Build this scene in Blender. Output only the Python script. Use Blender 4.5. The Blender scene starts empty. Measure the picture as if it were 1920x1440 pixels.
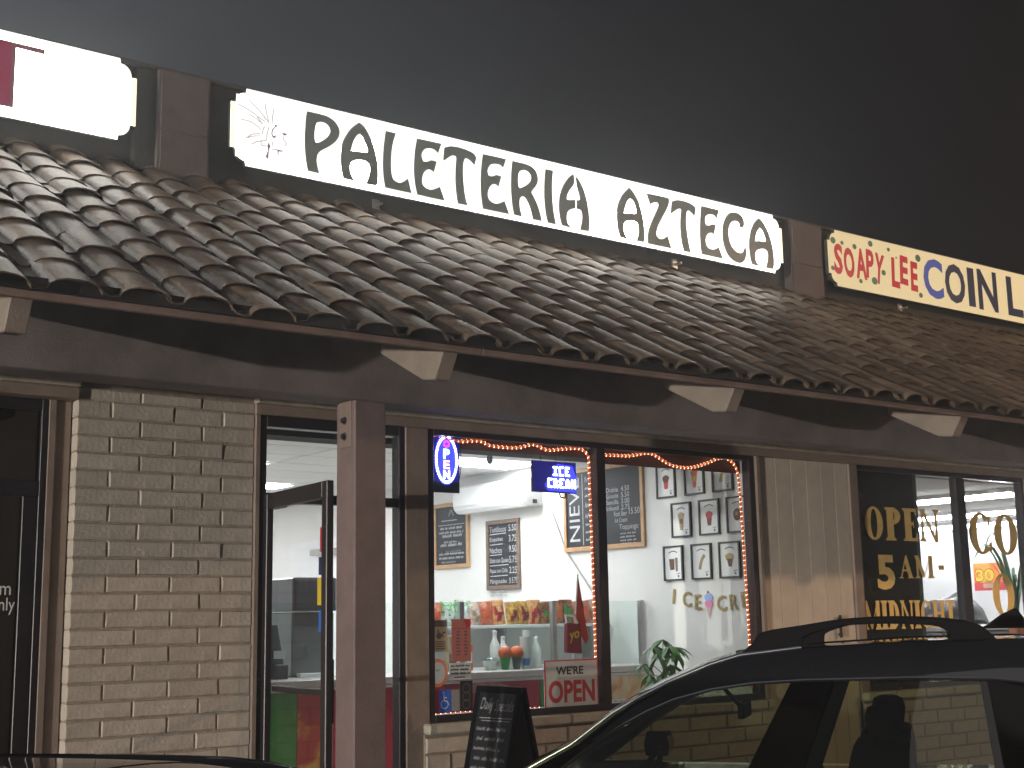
import bpy, bmesh, math, random
from mathutils import Vector, Matrix
random.seed(7)
SC = bpy.context.scene
COL = SC.collection
R = math.radians

# ------------------------------------------------------------------ camera
cam_data = bpy.data.cameras.new('camera')
cam_data.sensor_fit = 'HORIZONTAL'
cam_data.sensor_width = 36.0
cam_data.lens = 46.875
cam_data.clip_start = 0.05
cam_data.clip_end = 600.0
cam = bpy.data.objects.new('camera', cam_data)
COL.objects.link(cam)
yaw, pitch, roll = R(36.82), R(10.02), R(-1.007)
fwd = Vector((math.sin(yaw) * math.cos(pitch), math.cos(yaw) * math.cos(pitch), math.sin(pitch)))
rgt = Vector((math.cos(yaw), -math.sin(yaw), 0))
upv = rgt.cross(fwd)
r2 = rgt * math.cos(roll) + upv * math.sin(roll)
u2 = -rgt * math.sin(roll) + upv * math.cos(roll)
M = Matrix((r2, u2, -fwd)).transposed().to_4x4()
M.translation = (0, -7.649, 1.53)
cam.matrix_world = M
SC.camera = cam

# ------------------------------------------------------------------ night sky, faint moonlike fill, exposure
world = bpy.data.worlds.new('World')
SC.world = world
world.use_nodes = True
nt = world.node_tree
for n in list(nt.nodes):
    nt.nodes.remove(n)
wo = nt.nodes.new('ShaderNodeOutputWorld')
bg = nt.nodes.new('ShaderNodeBackground')
tc = nt.nodes.new('ShaderNodeTexCoord')
sx = nt.nodes.new('ShaderNodeSeparateXYZ')
mr = nt.nodes.new('ShaderNodeMapRange')
mr.inputs['From Min'].default_value = -0.70
mr.inputs['From Max'].default_value = 0.80
mr.interpolation_type = 'LINEAR'
rp = nt.nodes.new('ShaderNodeValToRGB')
rp.color_ramp.elements[0].color = (0.098, 0.101, 0.112, 1)
rp.color_ramp.elements[1].color = (0.0045, 0.0048, 0.0066, 1)
for pos_, col_ in ((.60, (0.052, 0.056, 0.064)), (.76, (0.030, 0.032, 0.036)), (.88, (0.012, 0.0130, 0.0155))):
    e = rp.color_ramp.elements.new(pos_)
    e.color = (*col_, 1)
nt.links.new(tc.outputs['Generated'], sx.inputs[0])
nt.links.new(sx.outputs['X'], mr.inputs['Value'])
nt.links.new(mr.outputs[0], rp.inputs[0])
nt.links.new(rp.outputs[0], bg.inputs['Color'])
bg.inputs['Strength'].default_value = 1.0
nt.links.new(bg.outputs[0], wo.inputs[0])

sun_data = bpy.data.lights.new('sun', 'SUN')
sun_data.energy = 0.12
sun_data.angle = R(25)
sun_data.color = (1.0, 0.95, 0.92)
sun = bpy.data.objects.new('sun', sun_data)
COL.objects.link(sun)
SAZ, SEL = R(48), R(22)
sd = Vector((math.cos(SAZ) * math.cos(SEL), math.sin(SAZ) * math.cos(SEL), -math.sin(SEL)))
sun.rotation_euler = sd.to_track_quat('-Z', 'Y').to_euler()
sun.location = (-20, -6, 4)

SC.view_settings.view_transform = 'Standard'
SC.view_settings.look = 'None'
SC.view_settings.exposure = 0.0
SC.view_settings.gamma = 1.0
SC.view_settings.use_curve_mapping = False
SC.cycles.max_bounces = 10
SC.cycles.transparent_max_bounces = 24
SC.cycles.sample_clamp_indirect = 6.0

HAZE = .0070          # density of the night air

# ------------------------------------------------------------------ materials
def nodes(name):
    m = bpy.data.materials.new(name)
    m.use_nodes = True
    t = m.node_tree
    b = t.nodes['Principled BSDF']
    return m, t, b

def mat(name, col, rough=0.6, metal=0.0, var=0.0, scale=8.0, bump=0.0, bscale=60.0, spec=0.5, objvar=0.0, col2=None, coat=0.0):
    """base colour with noise between col and col2 (or darker col), optional fine relief and per-object shade"""
    m, t, b = nodes(name)
    b.inputs['Roughness'].default_value = rough
    b.inputs['Metallic'].default_value = metal
    b.inputs['Specular IOR Level'].default_value = spec
    b.inputs['Coat Weight'].default_value = coat
    b.inputs['Coat Roughness'].default_value = 0.04
    b.inputs['Base Color'].default_value = (*col, 1)
    L = t.links
    src = None
    tcn = t.nodes.new('ShaderNodeTexCoord')
    if var > 0 or col2:
        nz = t.nodes.new('ShaderNodeTexNoise')
        nz.inputs['Scale'].default_value = scale
        nz.inputs['Detail'].default_value = 6
        nz.inputs['Roughness'].default_value = 0.62
        L.new(tcn.outputs['Object'], nz.inputs['Vector'])
        rmp = t.nodes.new('ShaderNodeValToRGB')
        c2 = col2 or tuple(c * (1 - var) for c in col)
        rmp.color_ramp.elements[0].position = 0.35
        rmp.color_ramp.elements[0].color = (*c2, 1)
        rmp.color_ramp.elements[1].position = 0.62
        rmp.color_ramp.elements[1].color = (*col, 1)
        L.new(nz.outputs['Fac'], rmp.inputs[0])
        src = rmp.outputs[0]
    if objvar > 0:
        oi = t.nodes.new('ShaderNodeObjectInfo')
        mp = t.nodes.new('ShaderNodeMapRange')
        mp.inputs['To Min'].default_value = 1 - objvar
        mp.inputs['To Max'].default_value = 1 + objvar * 0.6
        L.new(oi.outputs['Random'], mp.inputs['Value'])
        mx = t.nodes.new('ShaderNodeVectorMath')
        mx.operation = 'SCALE'
        if src:
            L.new(src, mx.inputs[0])
        else:
            mx.inputs[0].default_value = col
        L.new(mp.outputs[0], mx.inputs['Scale'])
        src = mx.outputs[0]
    if src:
        L.new(src, b.inputs['Base Color'])
    if bump > 0:
        n2 = t.nodes.new('ShaderNodeTexNoise')
        n2.inputs['Scale'].default_value = bscale
        n2.inputs['Detail'].default_value = 5
        L.new(tcn.outputs['Object'], n2.inputs['Vector'])
        bp = t.nodes.new('ShaderNodeBump')
        bp.inputs['Strength'].default_value = bump
        bp.inputs['Distance'].default_value = 0.01
        L.new(n2.outputs['Fac'], bp.inputs['Height'])
        L.new(bp.outputs[0], b.inputs['Normal'])
    return m

def emit(name, col, strength, base=None):
    m, t, b = nodes(name)
    b.inputs['Base Color'].default_value = (*(base or col), 1)
    b.inputs['Emission Color'].default_value = (*col, 1)
    b.inputs['Emission Strength'].default_value = strength
    b.inputs['Roughness'].default_value = 0.4
    return m

def glass_mat(name, tint=(1, 1, 1), ior=1.5, rough=0.0):
    m = bpy.data.materials.new(name)
    m.use_nodes = True
    t = m.node_tree
    for n in list(t.nodes):
        t.nodes.remove(n)
    o = t.nodes.new('ShaderNodeOutputMaterial')
    tr = t.nodes.new('ShaderNodeBsdfTransparent')
    tr.inputs[0].default_value = (*tint, 1)
    gl = t.nodes.new('ShaderNodeBsdfGlossy')
    gl.inputs['Roughness'].default_value = rough
    lw = t.nodes.new('ShaderNodeLayerWeight')       # Schlick: the same from both faces of the sheet
    lw.inputs['Blend'].default_value = .5
    pw = t.nodes.new('ShaderNodeMath')
    pw.operation = 'POWER'
    pw.inputs[1].default_value = 5.0
    t.links.new(lw.outputs['Facing'], pw.inputs[0])
    fr = t.nodes.new('ShaderNodeMapRange')
    f0 = ((ior - 1) / (ior + 1)) ** 2
    fr.inputs['To Min'].default_value = f0
    fr.inputs['To Max'].default_value = 1.0
    t.links.new(pw.outputs[0], fr.inputs['Value'])
    mx = t.nodes.new('ShaderNodeMixShader')
    t.links.new(fr.outputs[0], mx.inputs[0])
    t.links.new(tr.outputs[0], mx.inputs[1])
    t.links.new(gl.outputs[0], mx.inputs[2])
    t.links.new(mx.outputs[0], o.inputs[0])
    return m

MT = dict(
    brick=mat('painted_brick', (.55, .475, .405), .72, var=.18, scale=9, bump=.55, bscale=38, objvar=.10),
    mortar=mat('painted_mortar', (.38, .32, .26), .85, var=.25, scale=20, bump=.5, bscale=90),
    ledge=mat('sill_ledge_paint', (.55, .50, .41), .65, var=.22, scale=14, bump=.4, bscale=50),
    trim=mat('brown_trim_paint', (.29, .218, .180), .6, var=.22, scale=5, bump=.25, bscale=70),
    molding=mat('pale_molding_paint', (.70, .63, .50), .55, var=.25, scale=7, bump=.2, bscale=60),
    beam=mat('beam_paint', (.235, .195, .182), .75, var=.38, scale=2.2, bump=.3, bscale=80),
    fascia=mat('fascia_paint', (.29, .195, .16), .7, var=.3, scale=4, bump=.3, bscale=60),
    tail=mat('rafter_paint', (.29, .235, .195), .7, var=.2, scale=6, bump=.3, bscale=60),
    post=mat('post_paint', (.21, .15, .142), .65, var=.18, scale=6, bump=.3, bscale=55),
    steel_painted=mat('painted_strap', (.23, .175, .15), .5, var=.15, scale=9),
    bolt=mat('bolt_steel', (.05, .04, .04), .5, .5),
    tile=mat('clay_tile', (.165, .118, .083), .46, var=.42, scale=6, bump=.35, bscale=42, objvar=.48, col2=(.078, .059, .045), spec=.13),
    felt=mat('roof_felt', (.02, .018, .017), .95),
    parapet=mat('parapet_stucco', (.050, .050, .046), .9, var=.25, scale=3, bump=.4, bscale=120),
    pillar=mat('pillar_boards', (.125, .096, .088), .8, var=.22, scale=4, bump=.35, bscale=50),
    plank=mat('plank_paint', (.68, .575, .475), .65, var=.14, scale=5, bump=.2, bscale=60, objvar=.06),
    bronze=mat('bronze_frame', (.034, .029, .033), .38, .3, var=.2, scale=12),
    soffit=mat('soffit_paint', (.16, .13, .115), .85, var=.15, scale=4),
    asphalt=mat('asphalt', (.085, .083, .080), .9, var=.35, scale=30, bump=.5, bscale=200),
    concrete=mat('concrete', (.26, .25, .235), .85, var=.25, scale=6, bump=.3, bscale=120),
    stripe=mat('parking_paint', (.55, .55, .52), .8, var=.4, scale=25),
    glass=glass_mat('window_glass', (.93, .95, .95)),
    dglass=glass_mat('dark_window_glass', (.30, .29, .28)),
    cglass=glass_mat('car_glass', (.60, .66, .58)),
    tglass=glass_mat('tinted_car_glass', (.52, .55, .44)),
    guard=glass_mat('guard_glass', (.90, .95, .94), 1.35),
    wallp=mat('shop_wall_paint', (.80, .79, .76), .6, var=.05, scale=2),
    wallw=mat('white_wall_paint', (.80, .80, .80), .6, var=.04, scale=2),
    ceil=mat('ceiling_tile_face', (.74, .73, .72), .9, var=.10, scale=30, bump=.3, bscale=150, objvar=.04),
    tbar=mat('ceiling_grid', (.70, .69, .68), .6),
    floor=mat('floor_vinyl', (.42, .39, .35), .4, var=.2, scale=3),
    counter=mat('counter_laminate', (.62, .60, .57), .35, var=.1, scale=10),
    steel=mat('brushed_steel', (.50, .49, .47), .35, .8, var=.15, scale=14),
    white=mat('white_plastic', (.82, .82, .82), .35, var=.04, scale=6),
    foam=mat('foam_cup', (.84, .84, .82), .6, var=.05, scale=12),
    clear=glass_mat('clear_plastic', (.86, .89, .90), 1.4),
    chalk=mat('chalkboard', (.014, .015, .020), .6, var=.4, scale=5),
    chalkw=mat('chalk_line', (.62, .62, .63), .9, var=.3, scale=40),
    pine=mat('pine_frame', (.55, .32, .15), .5, var=.25, scale=20),
    walnut=mat('walnut_frame', (.19, .125, .085), .5, var=.25, scale=20),
    black=mat('black_frame', (.014, .014, .016), .4),
    paper=mat('paper', (.82, .82, .81), .7, var=.03, scale=5),
    print_grey=mat('print_grey', (.16, .15, .15), .8),
    ink=mat('ink_black', (.012, .012, .013), .8),
    gold=mat('gold_foil', (.42, .32, .13), .35, .3, var=.25, scale=40),
    goldv=mat('gold_vinyl', (.92, .62, .20), .5, var=.15, scale=12),
    red=mat('red_print', (.52, .035, .05), .5, var=.2, scale=6),
    pink=mat('counter_pink', (.50, .045, .085), .45, var=.25, scale=5),
    green=mat('counter_green', (.05, .33, .07), .45, var=.3, scale=6),
    orange=mat('orange_print', (.80, .16, .06), .55, var=.2, scale=9),
    yellow=mat('yellow_print', (.70, .52, .04), .55, var=.1, scale=9),
    maroon=mat('maroon_bag', (.25, .022, .045), .45, var=.2, scale=9),
    blue=mat('blue_print', (.03, .16, .62), .5, var=.1, scale=9),
    navy=mat('navy_print', (.02, .035, .12), .5),
    tan=mat('tan_print', (.48, .36, .21), .6, var=.35, scale=14),
    brown=mat('brown_print', (.17, .07, .035), .6, var=.35, scale=14),
    signgrey=mat('metal_sign_face', (.44, .42, .41), .5, .2, var=.06, scale=5),
    signred=mat('sign_red', (.50, .03, .045), .5),
    leaf=mat('leaf', (.07, .20, .035), .45, var=.4, scale=9, objvar=.35),
    palm=mat('pale_leaf', (.16, .32, .19), .5, var=.3, scale=9),
    stem=mat('woody_stem', (.16, .10, .06), .8, var=.3, scale=20),
    terracotta=mat('terracotta', (.45, .16, .08), .7, var=.2, scale=8),
    grey_mid=mat('grey_plastic', (.14, .15, .16), .35, var=.1, scale=4),
    grey_dark=mat('dark_grey_plastic', (.055, .06, .07), .3, var=.1, scale=4),
    board_dark=mat('dark_window_film', (.022, .026, .024), .25, var=.25, scale=2),
    board_edge=mat('green_film_edge', (.04, .075, .06), .4),
    carblack=mat('black_car_paint', (.005, .005, .007), .5, .0, coat=1.0, spec=.05),
    cartrim=mat('black_plastic_trim', (.008, .008, .009), .75, var=.2, scale=20, spec=.08),
    carseat=mat('dark_upholstery', (.010, .010, .011), .9, var=.2, scale=30, spec=.1),
    rubber=mat('tyre_rubber', (.015, .015, .015), .9),
    alloy=mat('alloy_wheel', (.45, .45, .46), .3, .9),
    sealm=mat('glossy_seal', (.62, .62, .64), .16, 1.0),
    chrome=mat('chrome_strip', (.7, .7, .72), .12, 1.0),
    cardark=mat('dark_sedan_paint', (.012, .012, .013), .5, .0, coat=1.0, spec=.1),
    lens_red=mat('red_lens', (.25, .01, .01), .2),
    cord=mat('cable', (.45, .43, .40), .6),
    valance=mat('window_valance', (.15, .075, .06), .7, var=.3, scale=10),
    sign_white=emit('sign_face_white', (1, .975, .90), 9.5),
    sign_edge=emit('sign_face_edge', (1, .93, .66), 1.0),
    sign_soft=emit('sign_face_dimmed', (1, 1, .99), 1.02),  # face glow turned down where full white would eat letter edges
    cabinet=mat('sign_cabinet', (.07, .068, .06), .6, .2),
    sign_letter=emit('sign_letter_dark', (.92, 1.0, .84), .070, (.02, .02, .02)),  # faint emission stands in for glare over the opaque letters
    sign_line=emit('sign_line_print', (1, .92, .92), .42, (.3, .3, .3)),
    sign_mark=emit('sign_mark_print', (.75, .52, .58), .20, (.1, .06, .08)),
    sred=emit('sign_red_vinyl', (.46, .003, .022), .78, (.12, .005, .01)),
    sredk=emit('sign_red_dark_vinyl', (.22, .002, .045), .70, (.08, .005, .01)),
    sredo=emit('sign_maroon_outline', (.16, .06, .08), .45, (.1, .02, .03)),
    sblue=emit('sign_blue_vinyl', (.045, .085, .36), .60, (.02, .03, .1)),
    snavy=emit('sign_navy_vinyl', (.016, .020, .045), .6, (.01, .012, .03)),
    sdot=emit('sign_dot_vinyl', (.045, .085, .045), .8, (.03, .08, .04)),
    panel=emit('light_diffuser', (.94, .965, 1.0), 37.0),
    tube=emit('fluorescent_tube', (.96, .96, 1.0), 36.0),
    rope=emit('rope_tube', (1, .13, .05), .38, (.5, .12, .05)),
    bead=emit('rope_bulb', (1, .47, .26), 24.0),
    ledw=emit('led_white', (.86, .92, 1.0), 12.0),
    ledc=emit('led_cyan', (.35, .80, 1.0), 8.0),
    ledr=emit('led_red', (1.0, .03, .22), 5.0),
    ledp=emit('led_violet', (.75, .30, 1.0), 8.0),
    ledb=emit('led_blue_glow', (.030, .035, 1.0), 3.6),  # LED light spilling over the board, given as emission
    ledd=emit('led_blue_dim', (.02, .018, .35), .55, (.01, .01, .05)),  # fainter LED spill on the board, also as emission
    led_board=mat('led_board', (.012, .012, .03), .35),
)
# the coin laundry sign: hot spots of its inner tubes are drawn into the face emission
m, t, b = nodes('laundry_sign_face')
tcn = t.nodes.new('ShaderNodeTexCoord')
acc = None
for (cx, cz, sx_, sz_, amp) in ((11.55, 5.20, .95, .26, 1.05), (12.45, 5.18, .55, .22, .45)):
    mp = t.nodes.new('ShaderNodeMapping')
    mp.inputs['Location'].default_value = (-cx / sx_, 0, -cz / sz_)
    mp.inputs['Scale'].default_value = (1 / sx_, 0, 1 / sz_)
    t.links.new(tcn.outputs['Object'], mp.inputs['Vector'])
    ln = t.nodes.new('ShaderNodeVectorMath')
    ln.operation = 'LENGTH'
    t.links.new(mp.outputs[0], ln.inputs[0])
    rg = t.nodes.new('ShaderNodeMapRange')
    rg.interpolation_type = 'SMOOTHERSTEP'
    rg.inputs['From Min'].default_value = 0.0
    rg.inputs['From Max'].default_value = 1.6
    rg.inputs['To Min'].default_value = amp
    rg.inputs['To Max'].default_value = 0.0
    t.links.new(ln.outputs['Value'], rg.inputs['Value'])
    if acc is None:
        acc = rg.outputs[0]
    else:
        ad = t.nodes.new('ShaderNodeMath')
        ad.operation = 'ADD'
        t.links.new(acc, ad.inputs[0])
        t.links.new(rg.outputs[0], ad.inputs[1])
        acc = ad.outputs[0]
ad = t.nodes.new('ShaderNodeMath')
ad.operation = 'ADD'
ad.inputs[1].default_value = .42
t.links.new(acc, ad.inputs[0])
b.inputs['Base Color'].default_value = (.6, .5, .25, 1)
b.inputs['Emission Color'].default_value = (1, .89, .57, 1)
t.links.new(ad.outputs[0], b.inputs['Emission Strength'])
MT['laundry_face'] = m

def print_mat(name, cols, scale=6, seed=0.0):
    """flat print: soft coloured patches (a food photograph on a panel or a bag)"""
    m, t, b = nodes(name)
    b.inputs['Roughness'].default_value = .45
    tcn = t.nodes.new('ShaderNodeTexCoord')
    mp = t.nodes.new('ShaderNodeMapping')
    mp.inputs['Location'].default_value = (seed, seed * .7, seed * .3)
    nz = t.nodes.new('ShaderNodeTexNoise')
    nz.inputs['Scale'].default_value = scale
    nz.inputs['Detail'].default_value = 3
    nz.inputs['Distortion'].default_value = .8
    rmp = t.nodes.new('ShaderNodeValToRGB')
    cr = rmp.color_ramp
    n = len(cols)
    cr.elements[0].position = .30
    cr.elements[0].color = (*cols[0], 1)
    cr.elements[1].position = .68
    cr.elements[1].color = (*cols[-1], 1)
    for i in range(1, n - 1):
        el = cr.elements.new(.30 + .38 * i / (n - 1))
        el.color = (*cols[i], 1)
    t.links.new(tcn.outputs['Object'], mp.inputs[0])
    t.links.new(mp.outputs[0], nz.inputs['Vector'])
    t.links.new(nz.outputs['Fac'], rmp.inputs[0])
    t.links.new(rmp.outputs[0], b.inputs['Base Color'])
    return m
MT['foodred'] = print_mat('food_photo_red', [(.45, .02, .05), (.50, .04, .07), (.48, .05, .04), (.62, .22, .05), (.70, .42, .10)], 4.5)
MT['foodbun'] = print_mat('food_photo_bread', [(.50, .04, .09), (.62, .30, .14), (.72, .52, .30), (.80, .72, .55)], 5.0, 3.0)

def decal_mat(name, col):
    """thin printed paper or film: part of the shop light comes through it"""
    m, t, b = nodes(name)
    b.inputs['Base Color'].default_value = (*col, 1)
    b.inputs['Roughness'].default_value = .6
    tr = t.nodes.new('ShaderNodeBsdfTranslucent')
    tr.inputs[0].default_value = (*col, 1)
    mx = t.nodes.new('ShaderNodeMixShader')
    mx.inputs[0].default_value = .45
    o = t.nodes['Material Output']
    t.links.new(b.outputs[0], mx.inputs[1])
    t.links.new(tr.outputs[0], mx.inputs[2])
    t.links.new(mx.outputs[0], o.inputs[0])
    return m
for k_, c_ in dict(d_grey=(.62, .60, .57), d_tan=(.62, .52, .38), d_red=(.60, .25, .22), d_blue=(.04, .24, .72), d_white=(.72, .72, .70), d_orange=(.80, .22, .09), d_sred=(.60, .05, .06), d_speck=(.42, .42, .42)).items():
    MT[k_] = decal_mat('film_' + k_[2:], c_)

# ------------------------------------------------------------------ mesh helpers
class MB:
    def __init__(s):
        s.v, s.f, s.m, s.cur = [], [], [], 0
    def face(s, pts):
        n = len(s.v)
        s.v += [tuple(p) for p in pts]
        s.f.append(tuple(range(n, n + len(pts))))
        s.m.append(s.cur)
    def add(s, v, f):
        n = len(s.v)
        s.v += [tuple(p) for p in v]
        for q in f:
            s.f.append(tuple(i + n for i in q))
            s.m.append(s.cur)
    def box(s, x0, x1, y0, y1, z0, z1):
        v = [(x0, y0, z0), (x1, y0, z0), (x1, y1, z0), (x0, y1, z0), (x0, y0, z1), (x1, y0, z1), (x1, y1, z1), (x0, y1, z1)]
        s.add(v, [(0, 3, 2, 1), (4, 5, 6, 7), (0, 1, 5, 4), (1, 2, 6, 5), (2, 3, 7, 6), (3, 0, 4, 7)])
        return s
    def extrude(s, poly, fn, a, b):
        """poly (p,q) pairs swept from a to b; fn(p,q,t) -> xyz"""
        n = len(poly)
        v = [fn(p, q, a) for p, q in poly] + [fn(p, q, b) for p, q in poly]
        f = [tuple(range(n))[::-1], tuple(range(n, 2 * n))]
        f += [(i, (i + 1) % n, n + (i + 1) % n, n + i) for i in range(n)]
        s.add(v, f)
        return s
    def tube(s, path, r, n=6, cap=True):
        path = [Vector(p) for p in path]
        rs = r if isinstance(r, (list, tuple)) else [r] * len(path)
        rings = []
        for i, p in enumerate(path):
            d = (path[min(i + 1, len(path) - 1)] - path[max(i - 1, 0)]).normalized()
            a = d.orthogonal().normalized() if i == 0 else (rings_a - d * rings_a.dot(d)).normalized()
            rings_a = a
            bb = d.cross(a)
            rings.append([p + (a * math.cos(2 * math.pi * k / n) + bb * math.sin(2 * math.pi * k / n)) * rs[i] for k in range(n)])
        v = [q for rg_ in rings for q in rg_]
        f = []
        for i in range(len(path) - 1):
            for k in range(n):
                f.append((i * n + k, i * n + (k + 1) % n, (i + 1) * n + (k + 1) % n, (i + 1) * n + k))
        if cap:
            f.append(tuple(range(n))[::-1])
            f.append(tuple(range((len(path) - 1) * n, len(path) * n)))
        s.add(v, f)
        return s
    def lathe(s, prof, c=(0, 0, 0), n=14):
        v = []
        for (r, z) in prof:
            for k in range(n):
                a = 2 * math.pi * k / n
                v.append((c[0] + r * math.cos(a), c[1] + r * math.sin(a), c[2] + z))
        f = []
        for i in range(len(prof) - 1):
            for k in range(n):
                f.append((i * n + k, i * n + (k + 1) % n, (i + 1) * n + (k + 1) % n, (i + 1) * n + k))
        f.append(tuple(range(n))[::-1])
        f.append(tuple(range((len(prof) - 1) * n, len(prof) * n)))
        s.add(v, f)
        return s
    def loft(s, rings, closed=True, cap=True):
        n = len(rings[0])
        v = [q for r_ in rings for q in r_]
        f = []
        for i in range(len(rings) - 1):
            for k in range(n if closed else n - 1):
                f.append((i * n + k, i * n + (k + 1) % n, (i + 1) * n + (k + 1) % n, (i + 1) * n + k))
        if cap and closed:
            f.append(tuple(range(n))[::-1])
            f.append(tuple(range((len(rings) - 1) * n, len(rings) * n)))
        s.add(v, f)
        return s
    def mesh(s, name, mats, smooth=None, bevel=0.0):
        me = bpy.data.meshes.new(name)
        me.from_pydata(s.v, [], s.f)
        for mm in (mats if isinstance(mats, (list, tuple)) else [mats]):
            me.materials.append(MT[mm] if isinstance(mm, str) else mm)
        me.polygons.foreach_set('material_index', s.m)
        bm = bmesh.new()
        bm.from_mesh(me)
        bmesh.ops.remove_doubles(bm, verts=bm.verts, dist=1e-5)
        bmesh.ops.recalc_face_normals(bm, faces=bm.faces)
        if bevel > 0:
            ed = [q for q in bm.edges if len(q.link_faces) == 2 and q.calc_face_angle(0) > R(35)]
            bmesh.ops.bevel(bm, geom=ed, offset=bevel, segments=1, affect='EDGES', clamp_overlap=True)
        bm.to_mesh(me)
        bm.free()
        if smooth is not None:
            me.polygons.foreach_set('use_smooth', [True] * len(me.polygons))
            me.set_sharp_from_angle(angle=R(smooth))
        me.update()
        return me
    def build(s, name, mats, parent=None, smooth=None, bevel=0.0, loc=None):
        return put(s.mesh(name, mats, smooth, bevel), name, parent, loc)

def put(me, name, parent=None, loc=None):
    o = bpy.data.objects.new(name, me)
    COL.objects.link(o)
    if parent:
        o.parent = parent
    if loc:
        o.location = loc
    return o

def box(name, mats, parent, x0, x1, y0, y1, z0, z1, bevel=0.0):
    return MB().box(x0, x1, y0, y1, z0, z1).build(name, mats, parent, bevel=bevel)

def tag(o, label, cat, group=None):
    o['label'] = label
    o['category'] = cat
    if group:
        o['group'] = group
    return o

def thing(name, label, cat, loc=(0, 0, 0), rotz=0.0, group=None):
    o = bpy.data.objects.new(name, None)
    o.empty_display_size = .1
    COL.objects.link(o)
    o.location = loc
    o.rotation_euler = (0, 0, rotz)
    return tag(o, label, cat, group)

def struct(o):
    o['kind'] = 'structure'
    return o

# frames for flat lettering: origin, right, up, outward normal
class Fr:
    def __init__(s, o, ex, ey):
        s.o, s.ex, s.ey = Vector(o), Vector(ex), Vector(ey)
        s.en = s.ex.cross(s.ey)
    def p(s, a, b_, c=0.0):
        return s.o + s.ex * a + s.ey * b_ + s.en * c
def front(x, y, z):
    return Fr((x, y, z), (1, 0, 0), (0, 0, 1))       # faces the lot (-y)
def side(x, y, z):
    return Fr((x, y, z), (0, -1, 0), (0, 0, 1))      # faces -x

_tcache = {}
def text_geo(body, bold=0.0, sp=1.0):
    k = (body, bold, sp)
    if k in _tcache:
        return _tcache[k]
    cu = bpy.data.curves.new('text', 'FONT')
    cu.body = body
    cu.resolution_u = 3
    cu.offset = bold
    cu.space_character = sp
    ob = bpy.data.objects.new('text', cu)
    COL.objects.link(ob)
    dg = bpy.context.evaluated_depsgraph_get()
    me = bpy.data.meshes.new_from_object(ob.evaluated_get(dg))
    v = [(q.co.x, q.co.y) for q in me.vertices]
    f = [tuple(p.vertices) for p in me.polygons]
    bpy.data.objects.remove(ob)
    bpy.data.curves.remove(cu)
    bpy.data.meshes.remove(me)
    if not v:
        v, f = [(0, 0)], []
    x0, x1 = min(q[0] for q in v), max(q[0] for q in v)
    y0, y1 = min(q[1] for q in v), max(q[1] for q in v)
    v = [((q[0] - x0) / max(x1 - x0, 1e-6), (q[1] - y0) / max(y1 - y0, 1e-6)) for q in v]
    _tcache[k] = (v, f, (x1 - x0) / max(y1 - y0, 1e-6))
    return _tcache[k]

def text_into(mb, fr, body, a0, a1, b0, b1, off=.002, bold=0.0, shear=0.0, rise=0.0, rot=0.0):
    """flat letters filling the rectangle a0..a1 x b0..b1 of the frame"""
    v, f, asp = text_geo(body, bold)
    ca, sa = math.cos(rot), math.sin(rot)
    ma, mb_ = (a0 + a1) / 2, (b0 + b1) / 2
    out = []
    for (p, q) in v:
        A = a0 + (a1 - a0) * p + shear * (q - .5)
        B = b0 + (b1 - b0) * q + rise * (p - .5)
        A, B = A - ma, B - mb_
        out.append(fr.p(ma + A * ca - B * sa, mb_ + A * sa + B * ca, off))
    mb.add(out, f)

def poly_geo(polys):
    """filled 2D outline with holes -> verts, faces"""
    cu = bpy.data.curves.new('outline', 'CURVE')
    cu.dimensions = '2D'
    cu.fill_mode = 'BOTH'
    for pl in polys:
        sp = cu.splines.new('POLY')
        sp.points.add(len(pl) - 1)
        for i, (a, b_) in enumerate(pl):
            sp.points[i].co = (a, b_, 0, 1)
        sp.use_cyclic_u = True
    ob = bpy.data.objects.new('outline', cu)
    COL.objects.link(ob)
    dg = bpy.context.evaluated_depsgraph_get()
    me = bpy.data.meshes.new_from_object(ob.evaluated_get(dg))
    v = [(q.co.x, q.co.y) for q in me.vertices]
    f = [tuple(p.vertices) for p in me.polygons]
    bpy.data.objects.remove(ob)
    bpy.data.curves.remove(cu)
    bpy.data.meshes.remove(me)
    return v, f

def smooth_poly(pl, sharp=50):
    """Catmull-Rom rounding that keeps corners sharper than the given turn"""
    n = len(pl)
    out = []
    def turn(i):
        a, b_, c = Vector(pl[i - 1]), Vector(pl[i]), Vector(pl[(i + 1) % n])
        u, w = (b_ - a), (c - b_)
        return abs(math.degrees(u.angle(w, 0)))
    sh = [turn(i) > sharp for i in range(n)]
    for i in range(n):
        p0, p1, p2, p3 = (Vector(pl[i - 1]), Vector(pl[i]), Vector(pl[(i + 1) % n]), Vector(pl[(i + 2) % n]))
        if sh[i]:
            p0 = p1
        if sh[(i + 1) % n]:
            p3 = p2
        for tt in (0, .34, .67):
            t2, t3 = tt * tt, tt ** 3
            out.append(tuple(.5 * ((2 * p1) + (p2 - p0) * tt + (2 * p0 - 5 * p1 + 4 * p2 - p3) * t2 + (3 * p1 - p0 - 3 * p2 + p3) * t3)))
    return out

def grow(pl, d):
    """outline moved outward by d (inward for negative d)"""
    n = len(pl)
    area = sum(pl[i][0] * pl[(i + 1) % n][1] - pl[(i + 1) % n][0] * pl[i][1] for i in range(n))
    s_ = 1 if area > 0 else -1
    out = []
    for i in range(n):
        a, b_, c = Vector(pl[i - 1]), Vector(pl[i]), Vector(pl[(i + 1) % n])
        u, w = (b_ - a).normalized(), (c - b_).normalized()
        nn = Vector((u.y + w.y, -u.x - w.x))
        if nn.length < 1e-6:
            nn = Vector((u.y, -u.x))
        nn.normalize()
        k = min(1.6, 1 / max(.5, nn.dot(Vector((u.y, -u.x)))))
        out.append(tuple(b_ + nn * d * s_ * k))
    return out

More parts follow.
